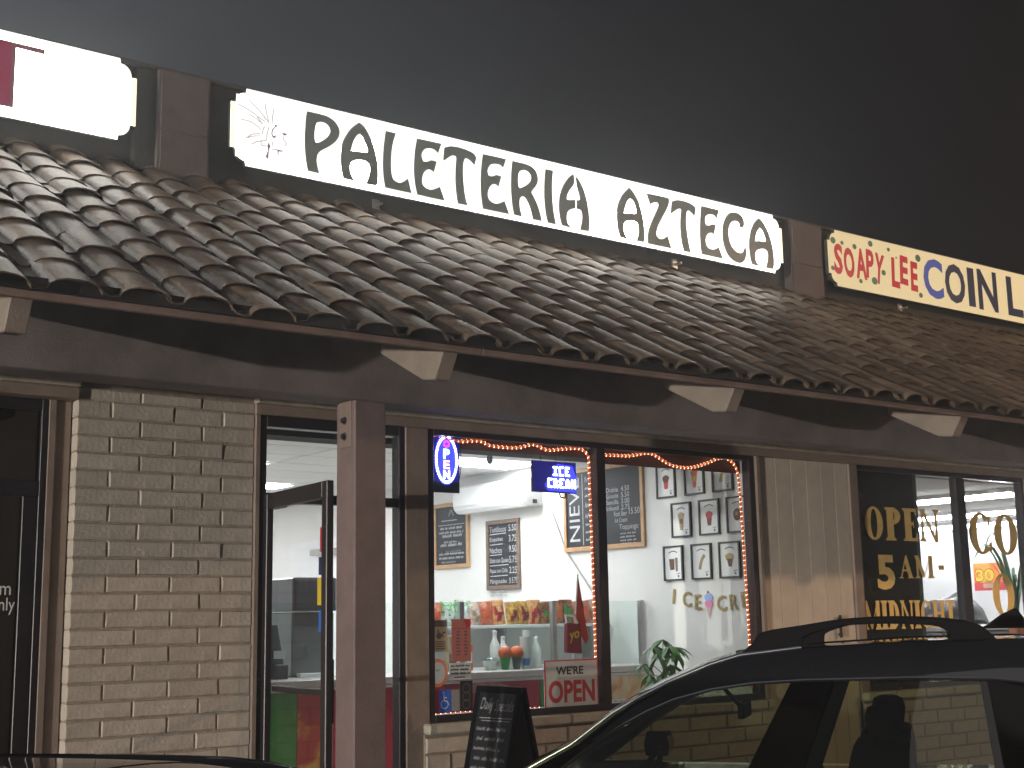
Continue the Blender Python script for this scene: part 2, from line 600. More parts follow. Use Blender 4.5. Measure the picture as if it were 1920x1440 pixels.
def poly_into(mb, fr, polys, off=.002):
    v, f = poly_geo(polys)
    mb.add([fr.p(a, b_, off) for a, b_ in v], f)

def line_into(mb, fr, pts, w, off=.002):
    """ribbon of width w along points of the frame"""
    for (a, b_) in zip(pts[:-1], pts[1:]):
        d = Vector((b_[0] - a[0], b_[1] - a[1]))
        if d.length < 1e-6:
            continue
        n = Vector((-d.y, d.x)).normalized() * w / 2
        mb.face([fr.p(a[0] - n.x, a[1] - n.y, off), fr.p(b_[0] - n.x, b_[1] - n.y, off), fr.p(b_[0] + n.x, b_[1] + n.y, off), fr.p(a[0] + n.x, a[1] + n.y, off)])

def scribble(mb, fr, a0, a1, b0, h, w, rnd, off=.002, gap=.15):
    """one line of small handwriting: short up-and-down strokes grouped in words"""
    a = a0
    while a < a1:
        wl = min(rnd.uniform(3, 8) * h * .6, a1 - a)
        pts = []
        k = 0
        x = a
        while x < a + wl:
            pts.append((x, b0 + (h if k % 2 else 0) * rnd.uniform(.55, 1.0)))
            x += h * rnd.uniform(.18, .34)
            k += 1
        if len(pts) > 1:
            line_into(mb, fr, pts, w, off)
        a += wl + h * .6

def rect_ring(mb, fr, a0, a1, b0, b1, w, d0, d1):
    """picture-frame: four mitred bars in front of the frame plane"""
    o = [(a0, b0), (a1, b0), (a1, b1), (a0, b1)]
    i = [(a0 + w, b0 + w), (a1 - w, b0 + w), (a1 - w, b1 - w), (a0 + w, b1 - w)]
    for k in range(4):
        q = [o[k], o[(k + 1) % 4], i[(k + 1) % 4], i[k]]
        v = [fr.p(a, b_, d0) for a, b_ in q] + [fr.p(a, b_, d1) for a, b_ in q]
        mb.add(v, [(3, 2, 1, 0), (4, 5, 6, 7), (0, 1, 5, 4), (1, 2, 6, 5), (2, 3, 7, 6), (3, 0, 4, 7)])

def plate(mb, fr, a0, a1, b0, b1, d0, d1):
    q = [(a0, b0), (a1, b0), (a1, b1), (a0, b1)]
    v = [fr.p(a, b_, d0) for a, b_ in q] + [fr.p(a, b_, d1) for a, b_ in q]
    mb.add(v, [(3, 2, 1, 0), (4, 5, 6, 7), (0, 1, 5, 4), (1, 2, 6, 5), (2, 3, 7, 6), (3, 0, 4, 7)])

def sheet(mb, fr, a0, a1, b0, b1, off):
    mb.face([fr.p(a0, b0, off), fr.p(a1, b0, off), fr.p(a1, b1, off), fr.p(a0, b1, off)])
# ------------------------------------------------------------------ outlines on the sign faces (x, z in metres)
LET= [[[[4.582,5.385],[4.673,5.386],[4.754,5.381],[4.816,5.354],[4.85,5.311],[4.856,5.268],[4.837,5.22],[4.79,5.169],[4.736,5.129],[4.689,5.095],[4.665,5.059],[4.658,5.014],[4.666,4.966],[4.68,4.919],[4.595,4.921],[4.581,4.98],[4.569,5.077],[4.565,5.175],[4.57,5.276],[4.574,5.339]],[[4.657,5.32],[4.7,5.336],[4.748,5.329],[4.778,5.302],[4.785,5.265],[4.766,5.224],[4.729,5.187],[4.688,5.157],[4.659,5.147],[4.643,5.16],[4.638,5.209],[4.642,5.273]]],[[[5.038,5.393],[5.08,5.367],[5.122,5.311],[5.158,5.241],[5.184,5.163],[5.201,5.077],[5.204,4.987],[5.198,4.929],[5.187,4.914],[5.105,4.911],[5.13,4.973],[5.141,5.033],[5.133,5.076],[5.095,5.097],[5.038,5.096],[4.983,5.078],[4.955,5.047],[4.951,5.002],[4.96,4.96],[4.988,4.915],[4.901,4.917],[4.887,4.965],[4.877,5.038],[4.879,5.127],[4.895,5.206],[4.931,5.277],[4.975,5.338]],[[5.042,5.314],[5.066,5.293],[5.094,5.247],[5.116,5.201],[5.118,5.173],[5.101,5.159],[5.045,5.154],[4.976,5.147],[4.959,5.15],[4.962,5.175],[4.978,5.23],[5.01,5.288]]],[[[5.284,5.375],[5.367,5.376],[5.342,5.299],[5.327,5.205],[5.323,5.1],[5.33,5.024],[5.351,4.983],[5.402,4.967],[5.446,4.984],[5.484,5.015],[5.513,4.912],[5.387,4.913],[5.279,4.915],[5.265,4.986],[5.258,5.101],[5.265,5.244]]],[[[5.578,5.374],[5.804,5.378],[5.776,5.302],[5.746,5.322],[5.7,5.327],[5.647,5.309],[5.617,5.27],[5.614,5.23],[5.629,5.193],[5.669,5.195],[5.714,5.217],[5.757,5.214],[5.732,5.132],[5.699,5.145],[5.661,5.134],[5.628,5.094],[5.616,5.04],[5.623,4.995],[5.66,4.969],[5.712,4.966],[5.765,4.989],[5.791,5.003],[5.83,4.908],[5.697,4.908],[5.578,4.912],[5.559,4.99],[5.549,5.105],[5.557,5.251]]],[[[5.845,5.352],[5.907,5.376],[5.992,5.382],[6.079,5.373],[6.134,5.357],[6.154,5.331],[6.149,5.309],[6.137,5.271],[6.109,5.295],[6.07,5.311],[6.042,5.308],[6.025,5.265],[6.018,5.169],[6.026,5.05],[6.041,4.959],[6.059,4.907],[5.974,4.907],[5.96,4.985],[5.952,5.103],[5.956,5.211],[5.963,5.286],[5.953,5.311],[5.914,5.307],[5.875,5.282],[5.833,5.247],[5.839,5.308]]],[[[6.233,5.374],[6.463,5.376],[6.435,5.307],[6.406,5.323],[6.357,5.323],[6.305,5.306],[6.276,5.266],[6.27,5.229],[6.282,5.195],[6.323,5.196],[6.368,5.216],[6.41,5.214],[6.383,5.13],[6.351,5.143],[6.313,5.131],[6.282,5.091],[6.268,5.041],[6.277,4.995],[6.315,4.968],[6.37,4.964],[6.419,4.986],[6.445,4.999],[6.485,4.905],[6.349,4.906],[6.225,4.906],[6.213,4.99],[6.206,5.11],[6.214,5.248]]],[[[6.542,5.374],[6.638,5.374],[6.722,5.367],[6.78,5.336],[6.804,5.278],[6.79,5.22],[6.742,5.158],[6.729,5.132],[6.757,5.095],[6.797,5.026],[6.825,4.947],[6.833,4.904],[6.752,4.904],[6.729,4.986],[6.697,5.05],[6.664,5.085],[6.631,5.089],[6.606,5.061],[6.599,5.005],[6.608,4.951],[6.622,4.908],[6.548,4.911],[6.533,4.993],[6.523,5.128],[6.528,5.267]],[[6.62,5.312],[6.662,5.328],[6.712,5.316],[6.74,5.28],[6.735,5.237],[6.7,5.196],[6.65,5.163],[6.608,5.144],[6.595,5.162],[6.589,5.224],[6.599,5.288]]],[[[6.9,5.371],[6.972,5.371],[6.961,5.28],[6.957,5.152],[6.967,5.014],[6.99,4.9],[6.913,4.902],[6.894,4.973],[6.881,5.11],[6.885,5.251]]],[[[7.205,5.383],[7.213,5.341],[7.202,5.296],[7.156,5.238],[7.125,5.183],[7.12,5.139],[7.144,5.135],[7.22,5.149],[7.218,5.083],[7.177,5.071],[7.133,5.042],[7.114,4.99],[7.12,4.928],[7.154,4.898],[7.067,4.905],[7.049,4.972],[7.041,5.069],[7.055,5.17],[7.096,5.262],[7.151,5.337]]],[[[7.237,5.367],[7.274,5.331],[7.317,5.26],[7.349,5.166],[7.367,5.054],[7.372,4.955],[7.363,4.9],[7.277,4.897],[7.297,4.964],[7.303,5.029],[7.292,5.07],[7.266,5.083],[7.239,5.082],[7.242,5.15],[7.272,5.158],[7.283,5.176],[7.271,5.223],[7.252,5.284],[7.247,5.319]]],[[[7.866,5.38],[7.915,5.34],[7.966,5.27],[8.003,5.181],[8.025,5.069],[8.031,4.965],[8.02,4.898],[7.936,4.899],[7.959,4.953],[7.966,5.017],[7.957,5.068],[7.917,5.084],[7.863,5.08],[7.816,5.067],[7.784,5.039],[7.776,4.996],[7.784,4.945],[7.815,4.898],[7.738,4.902],[7.718,4.955],[7.706,5.036],[7.709,5.13],[7.736,5.223],[7.793,5.312]],[[7.876,5.295],[7.906,5.274],[7.931,5.232],[7.946,5.182],[7.945,5.158],[7.92,5.143],[7.859,5.14],[7.798,5.127],[7.783,5.138],[7.794,5.181],[7.824,5.249],[7.852,5.283]]],[[[8.087,5.365],[8.205,5.368],[8.338,5.368],[8.352,5.358],[8.346,5.321],[8.312,5.256],[8.251,5.165],[8.198,5.076],[8.174,5.009],[8.186,4.974],[8.219,4.955],[8.269,4.963],[8.319,4.995],[8.356,4.898],[8.21,4.898],[8.079,4.899],[8.077,4.94],[8.088,5.005],[8.122,5.085],[8.175,5.179],[8.221,5.261],[8.229,5.295],[8.209,5.313],[8.167,5.307],[8.118,5.284],[8.103,5.32]]],[[[8.398,5.344],[8.459,5.368],[8.531,5.375],[8.617,5.369],[8.682,5.348],[8.696,5.328],[8.677,5.265],[8.642,5.291],[8.607,5.305],[8.581,5.294],[8.567,5.246],[8.562,5.148],[8.573,5.041],[8.591,4.947],[8.605,4.898],[8.531,4.897],[8.509,4.967],[8.497,5.072],[8.499,5.18],[8.514,5.28],[8.506,5.303],[8.47,5.297],[8.425,5.27],[8.378,5.237]]],[[[8.782,5.368],[9.004,5.367],[8.974,5.294],[8.945,5.316],[8.893,5.318],[8.84,5.298],[8.816,5.261],[8.816,5.212],[8.833,5.187],[8.878,5.192],[8.916,5.209],[8.954,5.211],[8.926,5.126],[8.894,5.134],[8.852,5.119],[8.82,5.081],[8.81,5.036],[8.822,4.989],[8.857,4.962],[8.916,4.96],[8.962,4.978],[8.985,4.992],[9.031,4.901],[8.898,4.902],[8.762,4.904],[8.752,4.983],[8.751,5.114],[8.763,5.247]]],[[[9.214,5.379],[9.275,5.379],[9.328,5.354],[9.348,5.312],[9.343,5.278],[9.321,5.255],[9.298,5.259],[9.292,5.292],[9.263,5.309],[9.217,5.307],[9.169,5.282],[9.136,5.232],[9.124,5.164],[9.134,5.088],[9.168,5.026],[9.219,4.99],[9.279,4.98],[9.327,5.001],[9.354,5.055],[9.361,5.001],[9.338,4.936],[9.297,4.902],[9.243,4.892],[9.168,4.91],[9.103,4.961],[9.063,5.043],[9.054,5.141],[9.067,5.232],[9.111,5.317],[9.159,5.361]]],[[[9.569,5.381],[9.625,5.342],[9.683,5.266],[9.724,5.17],[9.747,5.06],[9.748,4.958],[9.735,4.902],[9.645,4.9],[9.668,4.957],[9.681,5.027],[9.668,5.071],[9.63,5.087],[9.582,5.084],[9.526,5.065],[9.492,5.032],[9.484,4.986],[9.493,4.931],[9.53,4.901],[9.444,4.907],[9.425,4.966],[9.416,5.054],[9.422,5.145],[9.452,5.24],[9.505,5.327]],[[9.574,5.299],[9.612,5.277],[9.643,5.225],[9.66,5.177],[9.654,5.157],[9.618,5.148],[9.555,5.146],[9.507,5.133],[9.492,5.145],[9.503,5.191],[9.531,5.253]]]]
EML= [[[4.007,5.321],[4.083,5.298],[4.15,5.269],[4.208,5.207]],[[4.087,5.373],[4.175,5.314],[4.238,5.244]],[[4.094,5.261],[4.156,5.24],[4.208,5.205]],[[4.034,5.207],[4.11,5.206],[4.177,5.176],[4.198,5.156]],[[4.223,5.379],[4.237,5.308],[4.259,5.223]],[[4.301,5.357],[4.289,5.29],[4.285,5.219]],[[4.07,5.065],[4.122,5.11],[4.188,5.129]],[[4.072,5.068],[4.138,5.099],[4.194,5.111]],[[4.119,5.029],[4.159,5.059],[4.241,5.086]],[[4.217,5.274],[4.254,5.232]],[[4.16,5.261],[4.233,5.228]],[[4.259,5.194],[4.245,5.131],[4.241,5.086]],[[4.292,5.087],[4.295,5.048]],[[4.288,5.027],[4.335,5.034]],[[4.375,5.154],[4.388,5.112],[4.41,5.096],[4.394,5.073]],[[4.197,5.082],[4.2,5.038],[4.262,5.044]],[[4.223,5.196],[4.204,5.123]]]
EMF= [[[4.311,5.227],[4.331,5.219],[4.311,5.202],[4.293,5.176],[4.289,5.155],[4.291,5.139],[4.302,5.131],[4.32,5.146],[4.315,5.122],[4.3,5.117],[4.286,5.128],[4.281,5.149],[4.285,5.179],[4.309,5.209]],[[4.363,5.171],[4.419,5.176],[4.391,5.153]],[[4.251,5.078],[4.275,5.049],[4.262,5.012],[4.257,4.942],[4.237,4.955],[4.255,5.01]],[[4.332,5.033],[4.361,5.032],[4.39,5.033],[4.364,5.022],[4.343,5.021],[4.341,4.983],[4.336,4.987]]]
DOT= [[10.671,5.338,0.032],[10.813,5.333,0.02],[11.013,5.323,0.026],[11.277,5.396,0.03],[11.578,5.378,0.02],[11.703,5.307,0.01],[12.085,5.358,0.037],[10.644,5.039,0.022],[11.471,5.106,0.028],[11.31,4.994,0.037],[11.082,4.96,0.022],[12.093,4.942,0.026]]
# ================================================================== ground
X0, X1 = -3.2, 17.6
lot = MB()
lot.face([(-51, -23, -.2), (39, -23, -.2), (39, -1.75, -.2), (-51, -1.75, -.2)])
struct(lot.build('parking_lot', 'asphalt'))
ground = MB()
ground.face([(-51, -1.75, -.205), (39, -1.75, -.205), (39, 15, -.205), (-51, 15, -.205)])
struct(ground.build('ground', 'asphalt'))
walk = MB()
walk.box(X0 - 6, X1 + 8, -1.75, -.01, -.2, -.02)
w_ = struct(walk.build('sidewalk', 'concrete', bevel=.02))
for i in range(13):
    pm = MB().box(X0 + i * 1.65, X0 + i * 1.65 + 1.638, -1.735, -.1, -.02, 0)
    pm.build('paving_slab', 'concrete', w_, bevel=.006)

# ================================================================== the shop building
BLD = thing('shop_building', 'low strip mall building with tiled mansard roof, brick piers and shop windows', 'building')
TAN = .556
def deck(y):
    return 2.962 + TAN * (y + 1.95)
ROOF = MB().extrude([(-1.845, deck(-1.845) - .012), (1.17, deck(1.17) - .012), (1.17, deck(1.17) - .07), (-1.80, deck(-1.80) - .07)],
                    lambda p, q, t: (t, p, q), X0, X1).build('roof', 'felt', BLD)

# ---- clay tiles: a pan and a raised barrel, nose lifted off the course below
def tile_mesh(k):
    rn = random.Random(100 + k)
    W, LEN = .327, .44
    prof = [(0, .022), (.015, .008), (.042, .0), (.070, .004)]
    nb = 8
    for i in range(nb + 1):
        a = math.pi * i / nb
        prof.append((.205 - .122 * math.cos(a), .007 + .054 * math.sin(a) ** .9 * (1 + .03 * rn.uniform(-1, 1))))
    th = .007
    mb = MB()
    n = len(prof)
    ang = -.095
    def P(u, h, s):          # s = distance downslope from the head; lies in local x / -y
        taper = 1.0 - .07 * (1 - s / LEN)
        uu = .205 + (u - .205) * taper
        return (uu, -s, h + (s / LEN) * .018)
    v = []
    for s_ in (0, LEN):
        for (u, h) in prof:
            v.append(P(u, h, s_))
        for (u, h) in prof:
            v.append(P(u, h - th, s_))
    f = []
    for i in range(n - 1):
        f.append((i, i + 1, 2 * n + i + 1, 2 * n + i))
        f.append((n + i + 1, n + i, 3 * n + i, 3 * n + i + 1))
        f.append((2 * n + i, 2 * n + i + 1, 3 * n + i + 1, 3 * n + i))
    f.append((0, 2 * n, 3 * n, n))
    f.append((n - 1, 2 * n - 1, 4 * n - 1, 3 * n - 1))
    mb.add(v, f)
    return mb.mesh('roof_tile', 'tile', smooth=38)
TILES = [tile_mesh(k) for k in range(4)]
PITCH = .3105
SL = math.atan(TAN)
rt = random.Random(5)
rows, NROW = [], 11
cand = []
for r_ in range(NROW):
    # nose position along the slope, row 0 at the eave
    s = r_ * .3497
    yn, zn = -1.95 + s * math.cos(SL), 2.962 + s * math.sin(SL)
    for c in range(-10, 46):
        x = 2.817 - .205 + c * PITCH
        if x < X0 or x > X1 - .3:
            continue
        if r_ == NROW - 1 and yn > 1.15:
            continue
        # how large it shows: nearer and inside the view first
        dx, dy = x, yn + 7.649
        ang = math.degrees(math.atan2(dx, dy)) - 36.82
        vis = abs(ang + 0.3) < 23.5
        cand.append(((0 if vis else 1), math.hypot(dx, dy), x, yn, zn))
cand.sort()
rest = MB()
cnt = 0
for (vis, d, x, yn, zn) in cand:
    jx, jr, jt = rt.gauss(0, .005), rt.gauss(0, .018), rt.gauss(0, .012)
    js = rt.gauss(0, .010)
    me = TILES[rt.randrange(4)]
    LEN = .44
    head = Vector((x + jx, yn + (LEN + js) * math.cos(SL), zn + (LEN + js) * math.sin(SL)))
    Mx = Matrix.Translation(head) @ Matrix.Rotation(SL + jt, 4, 'X') @ Matrix.Rotation(jr, 4, 'Z')
    if cnt < 300 and not vis:
        o = put(me, 'roof_tile', ROOF)
        o.matrix_local = Mx
        cnt += 1
    else:
        n0 = len(rest.v)
        for q in me.vertices:
            rest.v.append(tuple(Mx @ q.co))
        for p in me.polygons:
            rest.f.append(tuple(i + n0 for i in p.vertices))
            rest.m.append(0)
ro = rest.build('roof_tiles', 'tile', ROOF, smooth=38)
ro['kind'] = 'stuff'

# ---- eave: fascia board, rafter tails, beam, soffit
fx = X0
while fx < X1:
    box('fascia_board', 'fascia', BLD, fx, min(fx + 3.655, X1), -1.885, -1.848, 2.944, 3.02, .004)
    fx += 3.66
box('bird_stop', 'felt', BLD, X0, X1, -1.925, -1.888, 2.976, 3.030)
for xr in (-2.75, -.52, 1.735, 3.99, 6.20, 8.57, 10.85, 13.1, 15.4):
    MB().extrude([(-1.8465, 2.985), (-1.8465, 2.952), (-1.757, 2.808), (-1.642, 2.822), (-.961, 3.163), (-.97, 3.42), (-1.80, 2.99)],
                 lambda p, q, t: (t, p, q), xr - .10, xr).build('rafter_tail', 'tail', BLD, bevel=.006)
box('eave_beam', 'beam', BLD, X0, X1, -1.2, -.97, 2.764, 3.17, .008)
box('soffit_panel', 'soffit', BLD, X0, X1, -.968, -.004, 3.125, 3.16)
for xp in (-2.5, 3.722):
    po = box('eave_post', 'post', BLD, xp, xp + .206, -1.2, -.994, 0.0, 2.763, .008)
    st = MB()
    st.box(xp - .007, xp, -1.165, -1.035, 2.50, 2.763)
    st.build('post_strap', 'steel_painted', po, bevel=.003)
    for zb in (2.565, 2.655):
        bm_ = MB()
        bm_.lathe([(.024, 0), (.024, .004), (.016, .005), (.016, .02)], n=6)
        bo = bm_.build('bolt', 'bolt', po)
        bo.location = (xp - .007, -1.10, zb)
        bo.rotation_euler = (0, R(-90), 0)

# ---- painted slump bricks
def brick_mesh(w, h, d, k):
    rn = random.Random(k)
    mb = MB()
    j = lambda s: rn.uniform(-s, s)
    c = .005
    a = [(0 + j(.002), 0 + j(.003)), (w + j(.002), 0 + j(.003)), (w + j(.002), h + j(.003)), (0 + j(.002), h + j(.003))]
    i = [(c * 1.3, c), (w - c * 1.3, c), (w - c * 1.3, h - c), (c * 1.3, h - c)]
    mid = [(w * (.3 + j(.08)), c * .8 + j(.002)), (w * (.65 + j(.08)), h - c * .8 + j(.002))]
    v = [(p, 0.008, q) for p, q in a] + [(p, 0 + j(.0025), q) for p, q in i] + [(p, d, q) for p, q in [(0, 0), (w, 0), (w, h), (0, h)]]
    v += [(w * .5, j(.003), h * .5)]
    f = [(0, 1, 5, 4), (1, 2, 6, 5), (2, 3, 7, 6), (3, 0, 4, 7), (4, 5, 12), (5, 6, 12), (6, 7, 12), (7, 4, 12),
         (1, 0, 8, 9), (2, 1, 9, 10), (3, 2, 10, 11), (0, 3, 11, 8)]
    mb.add(v, f)
    return mb.mesh('brick', 'brick', smooth=30)
_bm = {}
def brick(parent, x0, x1, y, z, h=.089, d=.085):
    w = x1 - x0
    key = (round(w, 3), h, random.randrange(4))
    if key not in _bm:
        _bm[key] = brick_mesh(w, h, d, hash(key) & 0xffff)
    o = put(_bm[key], 'brick', parent)
    o.location = (x0, y + random.gauss(0, .0022), z + random.gauss(0, .0012))
    o.rotation_euler = (random.gauss(0, .012), 0, random.gauss(0, .004))
    return o
COURSE = .1016
PIER = box('brick_pier', 'mortar', BLD, 2.572, 3.686, .008, .16, 0, 2.945)
zb = 2.945 - 29 * COURSE
for i in range(29):
    z = zb + i * COURSE
    h = .089 if i < 28 else .062
    js = (2.566, 2.768, 3.159, 3.480, 3.690) if (i % 2 == (1 if True else 0)) else (2.566, 2.949, 3.344, 3.690)
    js = [q + random.gauss(0, .004) if 0 < k < len(js) - 1 else q for k, q in enumerate(js)]
    if z < -.02:
        continue
    for p, q in zip(js[:-1], js[1:]):
        brick(PIER, p + .0045 * (p > 2.57), q - .0045 * (q < 3.68), 0, z, h + .002)

def sill_wall(xa, xb):
    wl = box('brick_sill_wall', 'mortar', BLD, xa + .002, xb - .002, -.036, .12, 0, .79)
    n = 7
    for i in range(n):
        z = .785 - (n - i) * .112
        off = (i % 2) * .2
        x = xa - off
        while x < xb - .03:
            p, q = max(x, xa), min(x + .40, xb)
            if q - p > .05:
                brick(wl, p + .006, q - .006, -.05, z, .098)
            x += .40
    x = xa
    while x < xb - .05:
        q = min(x + .405, xb)
        ld = MB().box(x + .003, q - .003, -.085, .10, .792, .862)
        o = ld.build('sill_cap', 'ledge', wl, bevel=.012)
        o.rotation_euler = (random.gauss(0, .006), 0, 0)
        x += .405
    return wl
sill_wall(4.93, 8.27)
sill_wall(9.40, 12.10)

# ---- header trim over the openings
for (xa, xb) in ((X0, 2.567), (3.690, X1)):
    box('header_board', 'trim', BLD, xa, xb, -.024, .10, 2.838, 2.904, .004)
    x = xa
    while x < xb - .1:
        q = min(x + 3.05, xb)
        box('header_molding', 'molding', BLD, x, q - .003, -.058, .06, 2.906, 2.942, .006)
        x += 3.05
box('frieze_board', 'trim', BLD, X0, X1, -.012, .10, 2.946, 3.122)
box('corner_board', 'trim', BLD, 3.692, 3.724, -.02, .10, 0, 2.836, .003)
box('corner_board', 'trim', BLD, 4.80, 4.985, -.02, .10, 0, 2.836, .006)
box('corner_board', 'trim', BLD, 2.47, 2.560, .085, .16, 0, 2.836, .004)
box('corner_board', 'trim', BLD, 2.425, 2.468, .066, .16, 0, 2.836, .004)
box('corner_board', 'trim', BLD, 8.215, 8.262, -.036, .10, .86, 2.836, .005)
box('corner_board', 'trim', BLD, 9.402, 9.512, -.03, .10, 0, 2.836, .005)
box('corner_board', 'trim', BLD, 12.095, 12.30, -.03, .10, 0, 2.836, .005)

# ---- grooved plank wall between the two shops
PW = box('plank_wall', 'beam', BLD, 8.264, 9.40, .004, .12, 0, 2.836)
xs = [8.268, 8.47, 8.665, 8.855, 9.045, 9.225, 9.398]
for p, q in zip(xs[:-1], xs[1:]):
    MB().box(p + .0025, q - .0025, -.008, .003, .01, 2.834).build('plank', 'plank', PW, bevel=.002)
hd = MB()
hd.box(9.145, 9.172, -.045, -.030, 1.33, 1.52)
hd.box(9.150, 9.167, -.030, -.014, 1.345, 1.37)
hd.box(9.150, 9.167, -.030, -.014, 1.48, 1.505)
hd.build('pull_handle', 'black', PW, bevel=.003)

# ---- parapet behind the signs
PARA = box('parapet_wall', 'parapet', BLD, X0, X1, 1.2, 1.45, 2.9, 5.50)
box('parapet_cap', 'parapet', PARA, X0, X1, 1.16, 1.49, 5.502, 5.53, .004)
for (xa, xb) in ((3.42, 3.82), (10.09, 10.58)):
    p = MB()
    p.box(xa, xb, 1.09, 1.198, 4.45, 5.48)
    po = p.build('parapet_pillar', 'pillar', BLD, bevel=.006)
    box('pillar_panel', 'pillar', po, xa + .02, xb - .02, 1.076, 1.089, 4.60, 5.02, .004)
    box('pillar_panel', 'pillar', po, xa + .02, xb - .02, 1.076, 1.089, 5.035, 5.45, .004)
box('parapet_side_board', 'parapet', BLD, 3.27, 3.418, 1.12, 1.198, 4.45, 5.47)

# ---- shop window (two panes) with bronze frame
WIN = MB()
fr_ = [(4.988, 5.032, .868, 2.834), (8.150, 8.212, .868, 2.834), (6.500, 6.588, .912, 2.790)]
WIN.box(4.988, 5.032, -.015, .07, .868, 2.834)
WIN.box(8.150, 8.212, -.015, .07, .868, 2.834)
WIN.box(6.500, 6.588, -.012, .07, .912, 2.796)
WIN.box(5.033, 8.149, -.015, .07, 2.797, 2.834)
WIN.box(5.033, 8.149, -.015, .07, .866, .911)
WINF = WIN.build('shop_window', 'bronze', BLD, bevel=.004)
box('pane', 'glass', WINF, 5.033, 6.499, .020, .026, .912, 2.796)
box('pane', 'glass', WINF, 6.589, 8.149, .020, .026, .912, 2.796)
box('valance', 'valance', WINF, 5.034, 6.49, .085, .10, 2.735, 2.832)
box('valance', 'valance', WINF, 6.60, 8.148, .085, .10, 2.695, 2.832)

# ---- shop door: fixed frame with transom, leaf standing open to the outside
DF = MB()
DF.box(3.726, 3.772, -.012, .08, 0, 2.836)
DF.box(4.752, 4.798, -.012, .08, 0, 2.836)
DF.box(3.773, 4.751, -.012, .08, 2.765, 2.836)
DF.box(3.773, 4.751, -.012, .08, 2.285, 2.345)
DFO = DF.build('door_frame', 'bronze', BLD, bevel=.003)
box('transom_pane', 'glass', DFO, 3.773, 4.751, .03, .036, 2.346, 2.764)
leaf = bpy.data.objects.new('shop_door', None)
COL.objects.link(leaf)
leaf.parent = BLD
leaf.location = (3.775, -.014, 0)
leaf.rotation_euler = (0, 0, R(-94.5))
lf = MB()
lf.box(0, .060, -.022, .022, .02, 2.33)
lf.box(.885, .955, -.022, .022, .02, 2.33)
lf.box(.061, .884, -.022, .022, 2.235, 2.33)
lf.box(.061, .884, -.022, .022, .02, .20)
lf.build('leaf_frame', 'bronze', leaf, bevel=.004)
lp_ = MB()
lp_.face([(.061, 0, .201), (.884, 0, .201), (.884, 0, 2.234), (.061, 0, 2.234)])
lp_.build('pane', 'glass', leaf)
pb = MB()
pb.box(.061, .884, .024, .050, 1.125, 1.160)
pb.build('push_bar', 'black', leaf, bevel=.004)
box('lock_plate', 'black', leaf, .80, .948, .0225, .034, .98, 1.33, .004)
cl = MB()
cl.box(.0, .17, .022, .07, 2.238, 2.29)
cl.build('closer', 'black', leaf, bevel=.004)

# ---- the dark neighbour door at the left edge
ND = MB()
ND.box(2.385, 2.423, .07, .15, 0, 2.834)
ND.box(1.30, 2.384, .07, .15, 2.77, 2.834)
ND.box(1.30, 2.384, .07, .15, 2.27, 2.36)
ND.box(2.30, 2.384, .08, .14, 0, 2.269)
ND.box(1.30, 2.299, .08, .14, .0, .2)
NDO = ND.build('dark_shop_door', 'bronze', BLD, bevel=.003)
box('pane', 'dglass', NDO, 1.30, 2.384, .10, .106, 2.361, 2.769)
box('pane', 'dglass', NDO, 1.30, 2.299, .10, .106, .201, 2.269)
tx = MB()
text_into(tx, front(0, .098, 0), 'm', 2.202, 2.262, 1.715, 1.765)
text_into(tx, front(0, .098, 0), 'nly', 2.200, 2.288, 1.605, 1.70)
tx.build('door_lettering', 'paper', NDO)
DKR = MB()
DKR.box(-3, 2.3, 3.2, 3.3, 0, 3.1)
DKR.box(2.56, 2.60, .17, 3.3, 0, 3.1)
DKR.box(-3, 2.56, .17, 3.2, 3.0, 3.1)
struct(DKR.build('dark_shop_wall', mat('dark_shop_paint', (.16, .13, .12), .8, var=.2, scale=2)))

# ---- laundry window
LW = MB()
LW.box(9.514, 9.540, -.015, .07, .868, 2.834)
LW.box(10.985, 11.115, -.012, .07, .912, 2.79)
LW.box(12.06, 12.093, -.015, .07, .868, 2.834)
LW.box(9.541, 12.059, -.015, .07, 2.791, 2.834)
LW.box(9.541, 12.059, -.015, .07, .866, .911)
LWF = LW.build('laundry_window', 'bronze', BLD, bevel=.004)
box('pane', 'glass', LWF, 9.541, 10.984, .020, .026, .912, 2.79)
box('pane', 'glass', LWF, 11.116, 12.059, .020, .026, .912, 2.79)
box('window_film', 'board_dark', LWF, 9.541, 10.375, .034, .05, .912, 2.79)
box('film_edge', 'board_edge', LWF, 10.376, 10.43, .034, .046, .912, 2.79)

